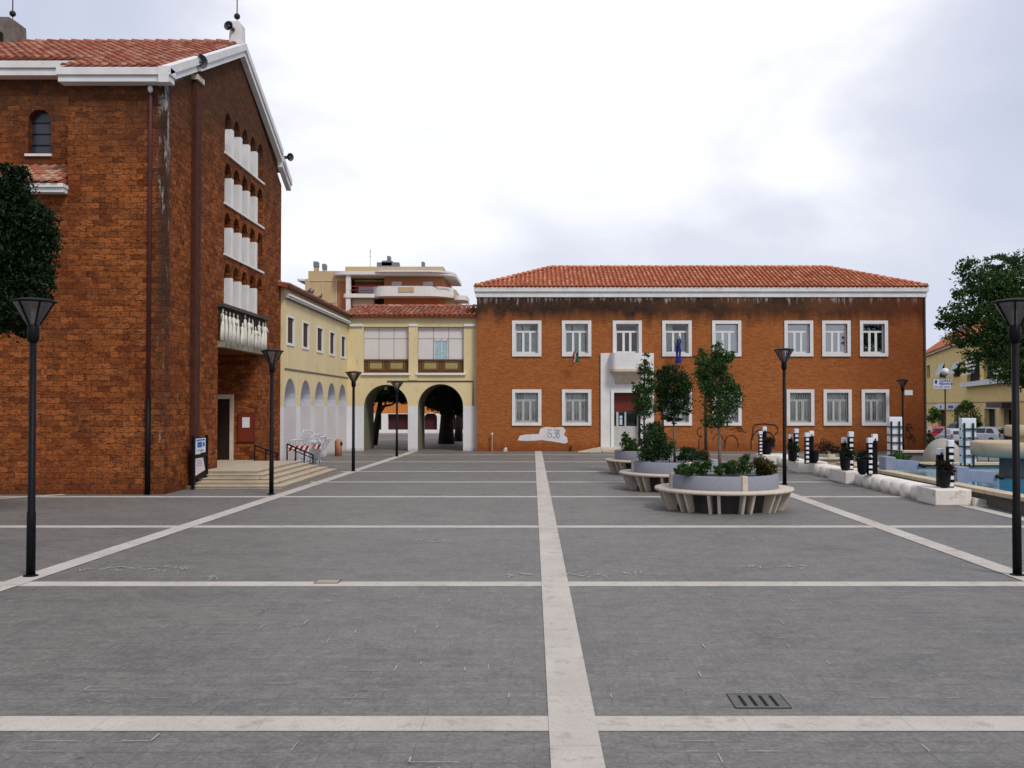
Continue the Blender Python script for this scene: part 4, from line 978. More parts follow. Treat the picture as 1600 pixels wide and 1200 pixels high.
# ================================================================== BUILDING SEEN THROUGH THE ARCHWAYS
OY = 85.0
ob = thing('orange_building', 'orange building with white pillared ground floor seen through the archways', 'building', (-10, OY, 0))
PO = frame((0, OY, 0), (1, 0, 0))
def ox(p): return X_(p, OY)
def oz(p): return Z_(p, OY)
q = MB(); q.fbox(PO, -26, 2, oz(646), 5.6, -6, 0); q.build('wall', stone('orange_plaster', (.58, .20, .05), (.50, .17, .04), 1, .9, .05, None, False), ob)
hl = [(rect(ox(560), ox(583), .3, 2.0), .4), (rect(ox(586), ox(596), oz(671.5), oz(647), ), .4), (rect(ox(606), ox(639), oz(671.5), oz(647)), .4), (arch(ox(663), ox(683), oz(671.5), oz(653), .45), .4), (arch(ox(692), ox(712), oz(671.5), oz(653), .45), .4), (arch(ox(720), ox(740), oz(671.5), oz(653), .45), .4)]
q = MB(); wallpanel(q, PO, rect(-26, 2, 0, oz(646)-.002), hl, .02); q.build('ground_floor', M['whiteclean'], ob)
q = MB(); q.fbox(PO, -26, 2, 0, oz(646)-.003, -.6, -.41); q.build('shopfront', mini('dark_red_shopfront', (.055, .012, .014)), ob)
q = MB(); q.box(-26, 2, 80.5, OY-.03, .004, .03); struct(q.build('pavement', stone('pink_paving', (.30, .25, .25), (.25, .21, .21), 2, .9, .1)))

# ================================================================== foliage helpers
def leafcloud(name, clumps, n, size, mat, parent=None, seed=0, spread=.45, flat=.6):
    """clumps: list of (centre, radii). Leaves gather in many small sprays inside each clump."""
    clumps = list(clumps); rg0 = random.Random(seed+99)
    for (c, r) in list(clumps):
        for _ in range(3):
            d_ = Vector((rg0.gauss(0, 1), rg0.gauss(0, 1), rg0.gauss(0, 1))).normalized(); k_ = rg0.uniform(.22, .38)
            clumps.append(((c[0]+d_.x*r[0]*1.02, c[1]+d_.y*r[1]*1.02, c[2]+d_.z*r[2]*1.02), (r[0]*k_, r[1]*k_, r[2]*k_)))
    rg = np.random.default_rng(seed); vol = np.array([c[1][0]*c[1][1]*c[1][2] for c in clumps]); vol = vol**.75; vol /= vol.sum()
    P = []
    for (c, r), f in zip(clumps, vol):
        m_ = max(8, int(n*f)); k = max(4, int(m_/38))
        d = rg.normal(size=(k, 3)); d /= np.linalg.norm(d, axis=1)[:, None]; rad = rg.uniform(.35, 1.0, k)**.5
        ctr = np.array(c)+d*rad[:, None]*np.array(r)*rg.uniform(.85, 1.08, (k, 1))
        idx = rg.integers(0, k, m_); sig = min(float(min(r))*.24*spread/.45, size*4.2)
        P.append(ctr[idx]+rg.normal(size=(m_, 3))*sig*np.array([1, 1, flat]))
    P = np.concatenate(P); N_ = len(P)
    a = rg.normal(size=(N_, 3)); a /= np.linalg.norm(a, axis=1)[:, None]; b = rg.normal(size=(N_, 3)); b -= (a*b).sum(1)[:, None]*a; b /= np.linalg.norm(b, axis=1)[:, None]
    s = size*rg.uniform(.5, 1.35, (N_, 1)); V = np.stack([P-a*s, P-b*s*.45, P+a*s, P+b*s*.45], 1).reshape(-1, 3)
    me = bpy.data.meshes.new(name); me.vertices.add(4*N_); me.vertices.foreach_set('co', V.astype(np.float32).ravel())
    me.loops.add(4*N_); me.loops.foreach_set('vertex_index', np.arange(4*N_, dtype=np.int32)); me.polygons.add(N_)
    me.polygons.foreach_set('loop_start', np.arange(0, 4*N_, 4, dtype=np.int32)); me.polygons.foreach_set('loop_total', np.full(N_, 4, dtype=np.int32))
    me.update(calc_edges=True); me.validate(); me.materials.append(mat)
    o = bpy.data.objects.new(name, me); COL.objects.link(o)
    if parent is not None: o.parent = parent; o.matrix_parent_inverse = wm(parent).inverted()
    return o
def limbs(mb, base, top, r0, clumps, rn, n=10):
    base = Vector(base); top = Vector(top); mid = base.lerp(top, .5)+Vector((rn.uniform(-.05, .05), rn.uniform(-.05, .05), 0))*(top-base).length*.3
    mb.tube([base, base.lerp(mid, .5), mid, top], [r0*1.25, r0, r0*.85, r0*.5], 9)
    for c, r in clumps[:n]:
        c = Vector(c); s = base.lerp(top, rn.uniform(.55, .95)); m2 = s.lerp(c, .5)+Vector((0, 0, -.08*(c-s).length))
        mb.tube([s, m2, c], [r0*.45, r0*.28, r0*.1], 6)
def tree(name, label, base, top, r0, clumps, n, size, mat, bark, seed, group=None, spread=.45):
    t = thing(name, label, 'tree', base, 0, group); rn = random.Random(seed); mb = MB(); limbs(mb, base, top, r0, clumps, rn); mb.build('trunk', bark, t, True)
    leafcloud('crown', clumps, n, size, mat, t, seed, spread); return t
def pclump(px, py, Y, rpx, rpy=None, ry=None):
    c = at(px, py, Y); k = Y/F; return ((c.x, Y, c.z), (rpx*k, ry or rpx*k, (rpy or rpx)*k))

# dark trees behind the archways
tree('pine_tree', 'dark thick-trunked tree filling the right archway', (X_(697, 62), 62, 0), (X_(697, 62)+.2, 62, 5), .42, [pclump(700, 600, 62, 34, 32), pclump(672, 610, 61, 26, 22), pclump(725, 606, 63, 26, 24), pclump(690, 560, 62, 42, 30), pclump(668, 596, 60.5, 18, 22), pclump(706, 636, 62, 16, 14), pclump(690, 624, 61, 26, 16), pclump(672, 618, 60.5, 14, 14), pclump(722, 630, 62, 16, 16), pclump(695, 600, 58.5, 40, 34)], 34000, .11, M['leafdark'], M['bark'], 3, None, .6)
tree('pine_tree', 'dark slimmer tree leaning beside the big one in the right archway', (X_(716, 66), 66, 0), (X_(722, 66), 66, 4.5), .24, [pclump(720, 612, 66, 24, 22), pclump(735, 585, 66, 30, 26)], 5000, .12, M['leafdark'], M['bark'], 4)
tree('pine_tree', 'dark tree with a leaning limb at the left of the left archway', (X_(583, 60), 60, 0), (X_(596, 60), 60, 3.1), .22, [pclump(600, 608, 60, 28, 18), pclump(630, 612, 60, 22, 16), pclump(592, 590, 60, 26, 24), pclump(620, 580, 61, 30, 26), pclump(610, 614, 59, 30, 12), pclump(632, 620, 59, 12, 10), pclump(582, 616, 59.5, 14, 14)], 24000, .11, M['leafdark'], M['bark'], 5, None, .6)
# big trees at both sides of the picture
tree('plane_tree', 'dark green tree overhanging from the left in front of the church', (-12.3, 20, 0), (-11.8, 20, 5.2), .22,
     [pclump(20, 330, 20, 34, 38), pclump(46, 400, 20, 26, 32), pclump(20, 455, 20, 30, 36), pclump(-20, 380, 20, 60, 80), pclump(55, 345, 20, 24, 26), pclump(58, 440, 19.8, 20, 32), pclump(6, 292, 20, 34, 26), pclump(38, 500, 20, 12, 20), pclump(62, 372, 20, 24, 26), pclump(2, 500, 20, 16, 16), pclump(45, 480, 19.9, 20, 26), pclump(36, 515, 20, 9, 12), pclump(76, 360, 20, 12, 12), pclump(68, 395, 20, 14, 16), pclump(22, 268, 20, 18, 12), pclump(70, 425, 20, 14, 14), pclump(-10, 480, 20, 40, 40)], 44000, .05, M['leafblack'], M['bark'], 8, None, .62)
cl = [pclump(1590, 450, 45, 55, 34), pclump(1540, 445, 45, 40, 30), pclump(1500, 492, 45, 30, 18), pclump(1478, 505, 45, 18, 12), pclump(1545, 500, 45, 46, 34), pclump(1600, 520, 46, 50, 36), pclump(1530, 550, 45, 30, 20), pclump(1575, 575, 45, 36, 22), pclump(1600, 412, 45, 30, 20), pclump(1520, 420, 45, 24, 14), pclump(1560, 410, 45, 22, 10), pclump(1650, 480, 46, 70, 70), pclump(1496, 520, 45, 22, 22), pclump(1585, 545, 46, 32, 22), pclump(1510, 462, 45, 20, 14), pclump(1508, 575, 45, 14, 10), pclump(1596, 590, 45.5, 30, 16), pclump(1570, 480, 45, 44, 34), pclump(1555, 530, 45, 34, 26)]
tree('oak_tree', 'large spreading dark green tree on the right above the parked cars', (23.4, 45.5, -.75), (22.6, 45.2, 6.0), .36, cl, 40000, .085, M['leaf'], M['bark'], 9, None, .55)

# ================================================================== LAMP POSTS
def make_lamp(label):
    t = thing('street_lamp', label, 'street lamp', (0, 0, 0), 0, 'street lamps on the piazza')
    q = MB(); q.tube([(0,0,0), (0,0,.9), (0,0,.92), (0,0,3.35)], [.062, .060, .052, .048], 12); q.build('pole', M['black'], t, True)
    q = MB(); q.lathe([(.0, 0), (.10, 0), (.10, .02), (.065, .03)], (0,0,.001), 16); q.build('base_plate', M['black'], t)
    q = MB(); q.tube([(0,0,3.28), (0,0,3.33), (0,0,3.50), (0,0,3.54)], [.055, .082, .082, .06], 12); q.build('collar', M['black'], t, True)
    q = MB(); q.lathe([(.075, 3.52), (.26, 3.84)], (0,0,0), 24); q.build('lamp_shade', M['lampglass'], t, True)
    q = MB()
    for k in range(6):
        a = math.pi/6+k*math.pi/3; q.tube([(.078*math.cos(a), .078*math.sin(a), 3.52), (.272*math.cos(a), .272*math.sin(a), 3.85)], .013, 5)
    q.build('shade_ribs', M['black'], t)
    q = MB(); q.lathe([(0, 3.845), (.30, 3.845), (.315, 3.855), (.30, 3.868), (.16, 3.90), (0, 3.915)], (0,0,0), 28); q.build('lid', M['black'], t, True)
    q = MB(); q.tube([(0,0,3.53), (0,0,3.63)], .035, 10); q.tube([(0,0,3.63), (0,0,3.76)], .03, 10); q.build('bulb', mini('bulb_glass', (.55, .55, .52), .3), t, True)
    return t
lamps = [((48, 901), 1.0, 'black lamp post nearest the camera on the left, before the tree and church'),
         ((424, 772.5), 1.0, 'black lamp post standing before the church steps'),
         ((552, 736.5), .93, 'black lamp post in front of the corner of the yellow arcade'),
         ((620, 713.5), .895, 'black lamp post in front of the left archway'),
         ((1589.5, 899.5), 1.0, 'black lamp post nearest the camera at the right edge of the photo'),
         ((1226, 757.5), 1.055, 'black lamp post just behind the nearest round planter bench'),
         ((1411, 706.5), .95, 'black lamp post by the right end of the brick building')]
L0 = None
for (p, s, lab) in lamps:
    g = gp(*p)
    if L0 is None: L0 = make_lamp(lab); o = L0
    else: o = copy_tree(L0, lab)
    o.location = (g.x, g.y, .0); o.scale = (1, 1, s); o.rotation_euler = (0, 0, random.uniform(0, 1))

# ================================================================== ROUND PLANTER BENCHES
def make_planter(label):
    t = thing('planter_bench', label, 'planter', (0,0,0), 0, 'round planter benches')
    q = MB(); q.lathe([(1.22, .44), (1.58, .43), (1.60, .46), (1.585, .50), (1.22, .50)], (0,0,0), 72); q.build('seat', M['bench'], t, True)
    q = MB(); q.lathe([(1.10, .44), (1.245, .44), (1.25, .50), (1.25, .80), (1.22, .815), (1.12, .815), (1.10, .79), (1.10, .44)], (0,0,0), 72); q.build('planter_box', M['greystone'], t, True)
    q = MB(); q.lathe([(0, .74), (1.105, .72)], (0,0,0), 32); q.build('soil', mini('soil', (.035, .024, .016), .95), t)
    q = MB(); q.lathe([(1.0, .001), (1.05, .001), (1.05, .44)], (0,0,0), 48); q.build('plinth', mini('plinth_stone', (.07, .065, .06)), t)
    for k in range(4):
        a = R(-79+90*k); Mz = Matrix.Rotation(a, 4, 'Z')
        q = MB(); q.box(1.10, 1.275, -.062, .062, .501, .83, Mz); q.build('stone_block', M['bench'], t, bevel=.006)
    for k in range(12):
        a = R(-79+30*k)
        for s in (-1, 1):
            M2 = Matrix.Rotation(a+s*R(4.2), 4, 'Z'); q = MB()
            q.prism([(1.16, .001), (1.36, .001), (1.54, .43), (1.26, .43)], lambda u, v, w_: M2 @ Vector((u, w_, v)), -.03, .03); q.build('leg', M['bench'], t, bevel=.005)
    return t
pls = [(4.40, 23.2, 'nearest round planter bench of grey stone with reddish low shrubs'), (4.03, 28.6, 'middle round planter bench holding a big dark bush'), (4.08, 35.2, 'farthest round planter bench near the brick building door')]
P0_ = make_planter(pls[0][2]); P0_.location = (pls[0][0], pls[0][1], 0)
for (x, y, lab) in pls[1:]: copy_tree(P0_, lab, (x, y, 0), random.uniform(-.1, .1))
def shrub(name, label, clumps, n, size, mat, seed, cat='shrub', spread=.5):
    c = clumps[0][0]; z0 = min(q_[0][2]-q_[1][2] for q_ in clumps)
    t = thing(name, label, cat, (c[0], c[1], z0)); mb = MB(); rn = random.Random(seed)
    for cc, r in clumps:
        for k in range(5): mb.tube([(cc[0]+rn.uniform(-.1, .1), cc[1], z0), (cc[0]+rn.uniform(-.4, .4)*r[0], cc[1]+rn.uniform(-.3, .3)*r[1], cc[2])], [.014, .005], 5)
    mb.build('stems', M['bark'], t); leafcloud('foliage', clumps, n, size, mat, t, seed, spread, .9); return t
# nearest planter
Y1 = 23.2
shrub('low_shrub', 'low green shrubs at the left front of the nearest planter', [pclump(1078, 733, 22.5, 20, 9), pclump(1100, 731, 22.6, 18, 10), pclump(1063, 737, 22.9, 8, 6)], 2600, .035, M['leaf'], 31)
shrub('low_shrub', 'green upright shrub right of the trunk in the nearest planter', [pclump(1150, 730, 22.7, 16, 11), pclump(1166, 724, 22.9, 9, 13), pclump(1132, 733, 22.5, 16, 8)], 2600, .035, M['leaf'], 32)
shrub('reddish_shrub', 'reddish-green shrub at the right side of the nearest planter', [pclump(1195, 730, 23.0, 15, 12), pclump(1187, 724, 23.2, 10, 8), pclump(1205, 733, 23.2, 7, 8)], 2400, .035, M['leafred'], 33)
tree('young_tree', 'slim young tree with pale trunk growing in the nearest planter', (X_(1125, 23.3), 23.3, .7), (X_(1122, 23.3), 23.3, 3.3), .035,
     [pclump(1122, 650, 23.3, 20, 20), pclump(1128, 625, 23.3, 26, 22), pclump(1120, 598, 23.3, 22, 22), pclump(1112, 575, 23.3, 20, 18), pclump(1126, 560, 23.3, 17, 15), pclump(1098, 580, 23.3, 9, 12), pclump(1145, 615, 23.3, 10, 20), pclump(1120, 552, 23.3, 10, 16), pclump(1142, 558, 23.3, 9, 9)], 9500, .036, M['leaf'], M['palebark'], 12, 'young trees in the planters', .55)
# middle planter
shrub('dark_bush', 'large dark upright bush at the left of the middle planter', [pclump(1022, 694, 28.1, 17, 24), pclump(1038, 700, 28.2, 14, 17), pclump(1012, 708, 28.0, 14, 12), pclump(1030, 678, 28.2, 9, 12)], 6000, .04, M['leafshrub'], 34)
shrub('low_shrub', 'low dark shrub at the right of the middle planter', [pclump(1078, 709, 28.2, 18, 10), pclump(1066, 712, 28.0, 12, 6)], 2200, .035, M['leafshrub'], 35)
shrub('reddish_shrub', 'small reddish shrub at the right rim of the middle planter', [pclump(1100, 711, 28.4, 9, 8)], 900, .035, M['leafred'], 36)
tree('young_tree', 'round-headed young tree growing in the middle planter', (X_(1054.5, 28.8), 28.8, .7), (X_(1053, 28.8), 28.8, 3.2), .035,
     [pclump(1053, 600, 28.8, 25, 24), pclump(1062, 625, 28.8, 20, 22), pclump(1045, 632, 28.8, 17, 20), pclump(1052, 585, 28.8, 18, 14), pclump(1073, 605, 28.8, 9, 22), pclump(1036, 605, 28.8, 9, 18), pclump(1050, 652, 28.8, 14, 8)], 11000, .036, M['leafdark'], M['palebark'], 13, 'young trees in the planters', .5)
# farthest planter
shrub('cushion_shrub', 'small green cushion shrub at the left of the farthest planter', [pclump(981, 694, 34.6, 10, 11), pclump(990, 699, 34.6, 12, 7), pclump(978, 684, 34.6, 6, 7)], 2400, .04, M['leaf'], 37)
tree('young_tree', 'wispy pale-topped young tree in the farthest planter before the door', (X_(1007.5, 35.1), 35.1, .7), (X_(1008, 35.1), 35.1, 4.0), .035,
     [pclump(1006, 638, 35.1, 18, 15), pclump(1003, 620, 35.1, 14, 14), pclump(1012, 606, 35.1, 13, 14), pclump(1008, 582, 35.1, 11, 16), pclump(1010, 562, 35.1, 6, 10), pclump(993, 606, 35.1, 6, 10), pclump(1018, 590, 35.1, 6, 10)], 6500, .042, M['leaf'], M['bark'], 14, 'young trees in the planters', .6)
shrub('dark_bush', 'dark loose bush between the far planter trunk and the middle bush', [pclump(1012, 676, 35.3, 10, 16), pclump(1024, 672, 35.3, 8, 16)], 1600, .045, M['leafshrub'], 38)
tree('young_tree', 'young tree with thin dark stem half hidden behind the round-headed one', (X_(1034.5, 38), 38, .0), (X_(1034, 38), 38, 3.2), .04,
     [pclump(1034, 612, 38, 11, 22), pclump(1036, 590, 38, 10, 14)], 2600, .045, M['leafdark'], M['bark'], 15, 'young trees in the planters', .6)
tree('young_tree', 'tall dark-stemmed young tree behind the nearest planter tree, before the brick wall', (X_(1103, 44), 44, .0), (X_(1103, 44), 44, 4.0), .065,
     [pclump(1100, 575, 44, 13, 22), pclump(1095, 595, 44, 12, 16), pclump(1092, 560, 44, 8, 12), pclump(1107, 610, 44, 8, 22), pclump(1100, 548, 44, 8, 8)], 2600, .05, M['leaf'], M['bark'], 16, 'young trees in the planters', .6)

# ================================================================== WHITE STONE WALL WITH POTS AND LIGHT POSTS
t = thing('stone_wall', 'low white stone wall with scalloped face along the fountain', 'wall', (9.8, 30, 0))
wst = stone('weathered_white_stone', (.74, .69, .63), (.62, .57, .50), 3, .85, .35, ((.36, .24, .13), 1.6, .58), False)
q = MB(); q.box(10.02, 10.35, 23.8, 42, .002, .33); q.build('wall_core', wst, t, bevel=.02)
for (ya, yb_, xa, xb) in ((23.75, 24.95, 9.55, 10.42), (30.2, 31.9, 9.42, 10.38), (35.2, 36.6, 9.30, 10.37), (40.0, 41.5, 9.2, 10.36)):
    q = MB(); q.box(xa, xb, ya, yb_, .001, .39); q.build('end_block', wst, t, bevel=.03)
y = 25.35
while y < 40:
    if not any(a-.3 < y < b_+.3 for a, b_ in ((23.75, 24.95), (30.2, 31.9), (35.2, 36.6))):
        q = MB(); q.lathe([(0, .001), (.31, .001), (.33, .15), (.31, .30), (.25, .365), (0, .38)], (9.90, y, 0), 16); q.build('bulge', wst, t, True)
    y += .74
q = MB(); q.add([(10.43, 23.6, .002), (11.3, 23.6, .002), (11.3, 24.3, .002), (10.43, 24.5, .002), (10.43, 23.6, .2), (10.43, 24.5, .2), (11.3, 23.9, .06)], [(0,1,6,4), (1,2,6), (2,3,5,6), (4,6,5), (0,4,5,3)]); q.build('wedge_step', wst, t)
wl = mini('opal_block', (.74, .76, .80), .4)
def make_post(label, h, seen):
    t = thing('light_post', label, 'light post', (0,0,0), 0, 'black and white block light posts on the stone wall')
    q = MB(); q.box(-.072, .072, -.045, .085, 0, h-.16); q.build('frame', M['black'], t)
    q = MB(); q.box(-.072, .072, -.085, .08, h-.158, h); q.build('cap_block', wl, t, bevel=.008)
    if seen:
        n = int((h-.2)/.16)
        for k in range(n):
            z = .04+k*.165; q = MB(); q.box(-.052, .052, -.085, -.047, z, z+.095); q.build('opal_block', wl, t, bevel=.006)
            q = MB(); q.box(-.074, .074, -.09, -.046, z+.10, z+.125); q.build('cross_bar', M['black'], t)
    else:
        q = MB(); q.box(-.02, .02, -.10, -.086, h-.30, h-.10); q.build('clip', M['black'], t)
    return t
PF_ = make_post('striped light post beside the pot at the near end of the wall', 1.16, True)
PD_ = make_post('short dark white-capped light post at the near end of the wall', .95, False)
def onwall(px, Y): return (X_(px, Y), Y, .385)
PF_.location = onwall(1484, 24.3); PD_.location = onwall(1468.5, 24.6)
posts = [(PF_, 1358.5, 28.85, .92, 'striped light post in the second group from the near end of the wall'), (PD_, 1366, 29.1, 1.23, 'dark light post with white cap in the second group from the near end'),
         (PF_, 1329, 30.9, 1.03, 'striped light post in the third group from the near end of the wall'), (PD_, 1318.5, 31.2, 1.05, 'dark light post with white cap in the third group from the near end'),
         (PF_, 1260.5, 34.3, .92, 'striped light post right of the lamp pole beside the dark shrub'), (PD_, 1267.5, 34.6, 1.18, 'dark light post with white cap beside the dark shrub right of the lamp pole'),
         (PF_, 1244, 36.0, 1.0, 'striped light post just right of the lamp pole, second farthest group'), (PD_, 1235, 36.2, 1.0, 'dark light post with white cap nearly touching the lamp pole'),
         (PF_, 1188, 40.4, .83, 'striped light post in the farthest group, left of the lamp pole'), (PD_, 1194.5, 40.7, 1.2, 'dark white-capped light post in the farthest group, left of the pole')]
for (src, px, Y, s, lab) in posts:
    o = copy_tree(src, lab, onwall(px, Y)); o.scale = (1, 1, s)
def make_pot(label):
    t = thing('plant_pot', label, 'plant pot', (0,0,0), 0, 'dark plant pots on the stone wall')
    q = MB(); q.lathe([(0, .02), (.13, .02), (.15, .06), (.20, .12), (.235, .50), (.25, .52), (.25, .56), (.21, .56), (.20, .5), (0, .5)], (0,0,0), 20); q.build('pot', M['blackpot'], t, True)
    q = MB(); q.lathe([(0, 0), (.10, 0), (.10, .03), (0, .03)], (0,0,0), 12); q.build('foot', M['black'], t)
    return t
pots = [(1474.5, 24.2, 'dark pot with a dry plant at the near end of the white wall'), (1347, 28.9, 'dark pot in the second group from the near end of the wall'), (1320, 30.6, 'dark pot in the third group from the near end of the wall'),
        (1272, 34.6, 'dark pot holding a dark shrub, right of the striped posts and lamp pole'), (1239, 35.7, 'dark pot beside the lamp pole on the white wall'), (1200, 40.6, 'dark pot in the farthest group, under the black wall graffiti')]
p0 = None; plants = [(M['leafdryd'], .8), (M['leafblack'], .9), (M['leafblack'], 1.0), (M['leafdryd'], 1.5), (M['leafblack'], .9), (M['leafdryd'], 1.0)]
pn = ['low dry plant in the pot at the near end of the white wall', 'dark drooping plant in the second pot from the near end', 'dark rounded plant in the third pot from the near end', 'wide dark shrub in the pot right of the lamp pole', 'dark reddish plant in the pot next to the lamp pole', 'reddish plant in the farthest pot of the white wall']
for i, (px, Y, lab) in enumerate(pots):
    if p0 is None: p0 = make_pot(lab); o = p0
    else: o = copy_tree(p0, lab)
    o.location = onwall(px, Y); o.scale = (.68, .68, .78); x, y, z = onwall(px, Y); k = plants[i][1]*.75; z -= .13
    dx = .35 if i == 3 else 0
    shrub('potted_plant', pn[i], [((x+dx, y+.05, z+.68), (.26*k, .22*k, .20*k)), ((x+.1+dx*1.5, y, z+.62), (.22*k, .2, .14))], 1100, .035, plants[i][0], 60+i, 'potted plant', .6)

# columns of white blocks in green frames
def make_blockcol(label):
    t = thing('block_column', label, 'light column', (0,0,0), 0, 'white block columns in green frames by the pool'); gr = mini('green_metal', (.008, .035, .022), .5)
    for k in range(5):
        q = MB(); q.box(-.235, .235, -.13, .13, .02+k*.29, .02+k*.29+(.235 if k < 4 else .34)); q.build('white_block', wl, t, bevel=.01)
    for x in (-.17, .12):
        q = MB(); q.box(x-.025, x+.025, -.19, -.14, -.1, 1.36); q.build('upright', gr, t)
    for x in (-.17, .12):
        q = MB(); q.box(x-.02, x+.02, .14, .18, -.1, 1.36); q.build('rear_upright', gr, t)
    for k in range(1, 5):
        q = MB(); q.box(-.245, .28, -.185, -.145, k*.29-.03, k*.29-.005); q.build('rail', gr, t)
    return t
bc_ = make_blockcol('white block column in green frame left of the dome, before the brick wall'); bc_.location = (X_(1397.5, 36.5), 36.5, .45)
copy_tree(bc_, 'white block column in green frame left of the tiered stone fountain', (X_(1511.5, 33.0), 33.0, .45))

# ================================================================== FOUNTAIN POOL
t = thing('fountain_pool', 'long blue fountain pool with beige stone curb behind the white wall', 'fountain', (15, 28, 0))
q = MB(); q.box(10.75, 10.95, 14, 35, .002, .30); q.box(10.95, 22, 34.8, 35, .002, .30); q.build('pool_wall', stone('pool_wall_stone', (.13, .12, .105), (.09, .085, .075), 5, .9, .3), t)
q = MB(); q.box(10.62, 11.02, 14, 35.15, .302, .40); q.box(11.02, 22, 34.75, 35.15, .302, .40); q.build('curb', stone('pool_curb', (.46, .36, .22), (.55, .47, .36), 2, .8, .3, ((.16, .12, .06), 3, .58)), t, bevel=.015)
q = MB(); q.box(10.96, 22, 14, 34.79, .05, .24); q.build('water', M['water'], t)
bl = stone('blue_grey_concrete', (.24, .27, .35), (.19, .22, .29), 4, .7, .15)
def make_trough(label):
    t = thing('water_trough', label, 'water spout', (0,0,0), 0, 'blue-grey water troughs of the fountain')
    q = MB(); q.box(-.18, .14, -.3, .3, 0, .50); q.build('support', bl, t, bevel=.02)
    q = MB(); q.prism([(.142, .12), (.80, .06), (.92, .14), (.92, .36), (.142, .42)], lambda u, v, w_: Vector((u, w_, v)), -.22, .22); q.build('trough', bl, t, bevel=.01)
    q = MB(); q.tube([(.86, -.26, .26), (1.02, -.26, .22), (1.08, -.26, .2)], [.045, .06, .03], 8); q.build('nozzle', M['blackpot'], t)
    q = MB(); q.tube([(.95, -.26, .27), (2.1, -.26, .17)], .016, 5); q.build('supply_rod', M['black'], t)
    return t
tr1 = make_trough('blue-grey concrete trough on the curb beside the near end pot'); Yt = 26.4; tr1.location = (X_(1497.5, Yt), Yt, .28)
o = copy_tree(tr1, 'blue-grey concrete trough farther along, below the left block column', (X_(1387, 31.0), 31.0, .30))
shrub('water_plant', 'green plant growing beside the farther blue-grey trough', [pclump(1407, 716, 31.6, 13, 8), pclump(1397, 712, 31.6, 6, 8)], 1500, .04, M['leafbright'], 80, 'plant')
# tiered stone fountain
fx = X_(1595, 30); t = thing('tiered_fountain', 'tiered round beige stone fountain on a thick grey column at the right edge', 'fountain', (fx, 30, 0))
fs_ = stone('fountain_stone', (.50, .40, .26), (.42, .34, .24), 3, .8, .25, ((.24, .18, .10), 3, .62))
q = MB(); q.lathe([(0, .85), (1.25, .85), (1.40, .90), (1.42, 1.27), (1.36, 1.31), (1.2, 1.31), (1.15, 1.2), (0, 1.2)], (fx, 30, 0), 48); q.build('lower_bowl', fs_, t, True)
q = MB(); q.lathe([(.62, .1), (.60, .85)], (fx, 30, 0), 32); q.build('column', stone('wet_column', (.17, .17, .16), (.10, .11, .10), 4, .6, .2), t, True)
q = MB(); q.lathe([(.25, 1.2), (.25, 1.45), (.42, 1.47), (.46, 1.52), (.46, 1.78), (.4, 1.8), (0, 1.8)], (fx, 30, 0), 32); q.build('upper_bowl', fs_, t, True)
# dome, low walls, rail
c = at(1473, 713, 38); t = thing('stone_dome', 'half dome of pale concrete behind the pool', 'dome', (c.x, 38, 0))
q = MB(); q.lathe([(.74*math.cos(R(a)), .22+.92*math.sin(R(a))) for a in range(0, 91, 9)], (c.x, 38, 0), 28); q.build('shell', stone('dome_concrete', (.36, .34, .29), (.28, .26, .22), 4, .9, .3), t, True)
q = MB(); q.lathe([(.80, 0), (.80, .22), (.7, .24)], (c.x, 38, 0), 28); q.build('base', M['travertine'], t)
t = thing('low_wall', 'low grey wall with pale coping between the left block column and the dome', 'wall', (15.4, 40, 0))
q = MB(); q.box(14.7, 16.4, 39.9, 40.2, 0, .50); q.build('wall_body', stone('grey_render', (.16, .155, .15), (.12, .118, .115), 3, .9, .2), t); q = MB(); q.box(14.6, 16.5, 39.8, 40.3, .502, .58); q.build('coping', M['travertine'], t)
t = thing('low_wall', 'short beige stone bed edge behind the potted dark shrub', 'wall', (11.8, 38.5, 0))
q = MB(); q.box(X_(1278, 38.5), X_(1345, 38.5), 38.4, 38.7, 0, .30); q.build('wall_body', M['steps'], t); q = MB(); q.box(X_(1276, 38.5), X_(1347, 38.5), 38.3, 38.8, .302, .38); q.box(X_(1292, 38.5), X_(1303, 38.5), 38.35, 38.75, .381, .62); q.build('coping', M['travertine'], t, bevel=.02)
t = thing('pool_railing', 'thin dark railing beyond the pool between column and fountain', 'railing', (16.5, 36, 0))
q = MB(); q.tube([(X_(1524, 36), 36, .62), (X_(1600, 36), 36, .62)], .02, 5); q.tube([(X_(1524, 36), 36, .38), (X_(1600, 36), 36, .38)], .014, 5); q.build('rail', M['iron'], t)
for k in range(5):
    x = X_(1526+k*18, 36); q = MB(); q.tube([(x, 36, 0), (x, 36, .64)], .018, 5); q.build('post', M['iron'], t)

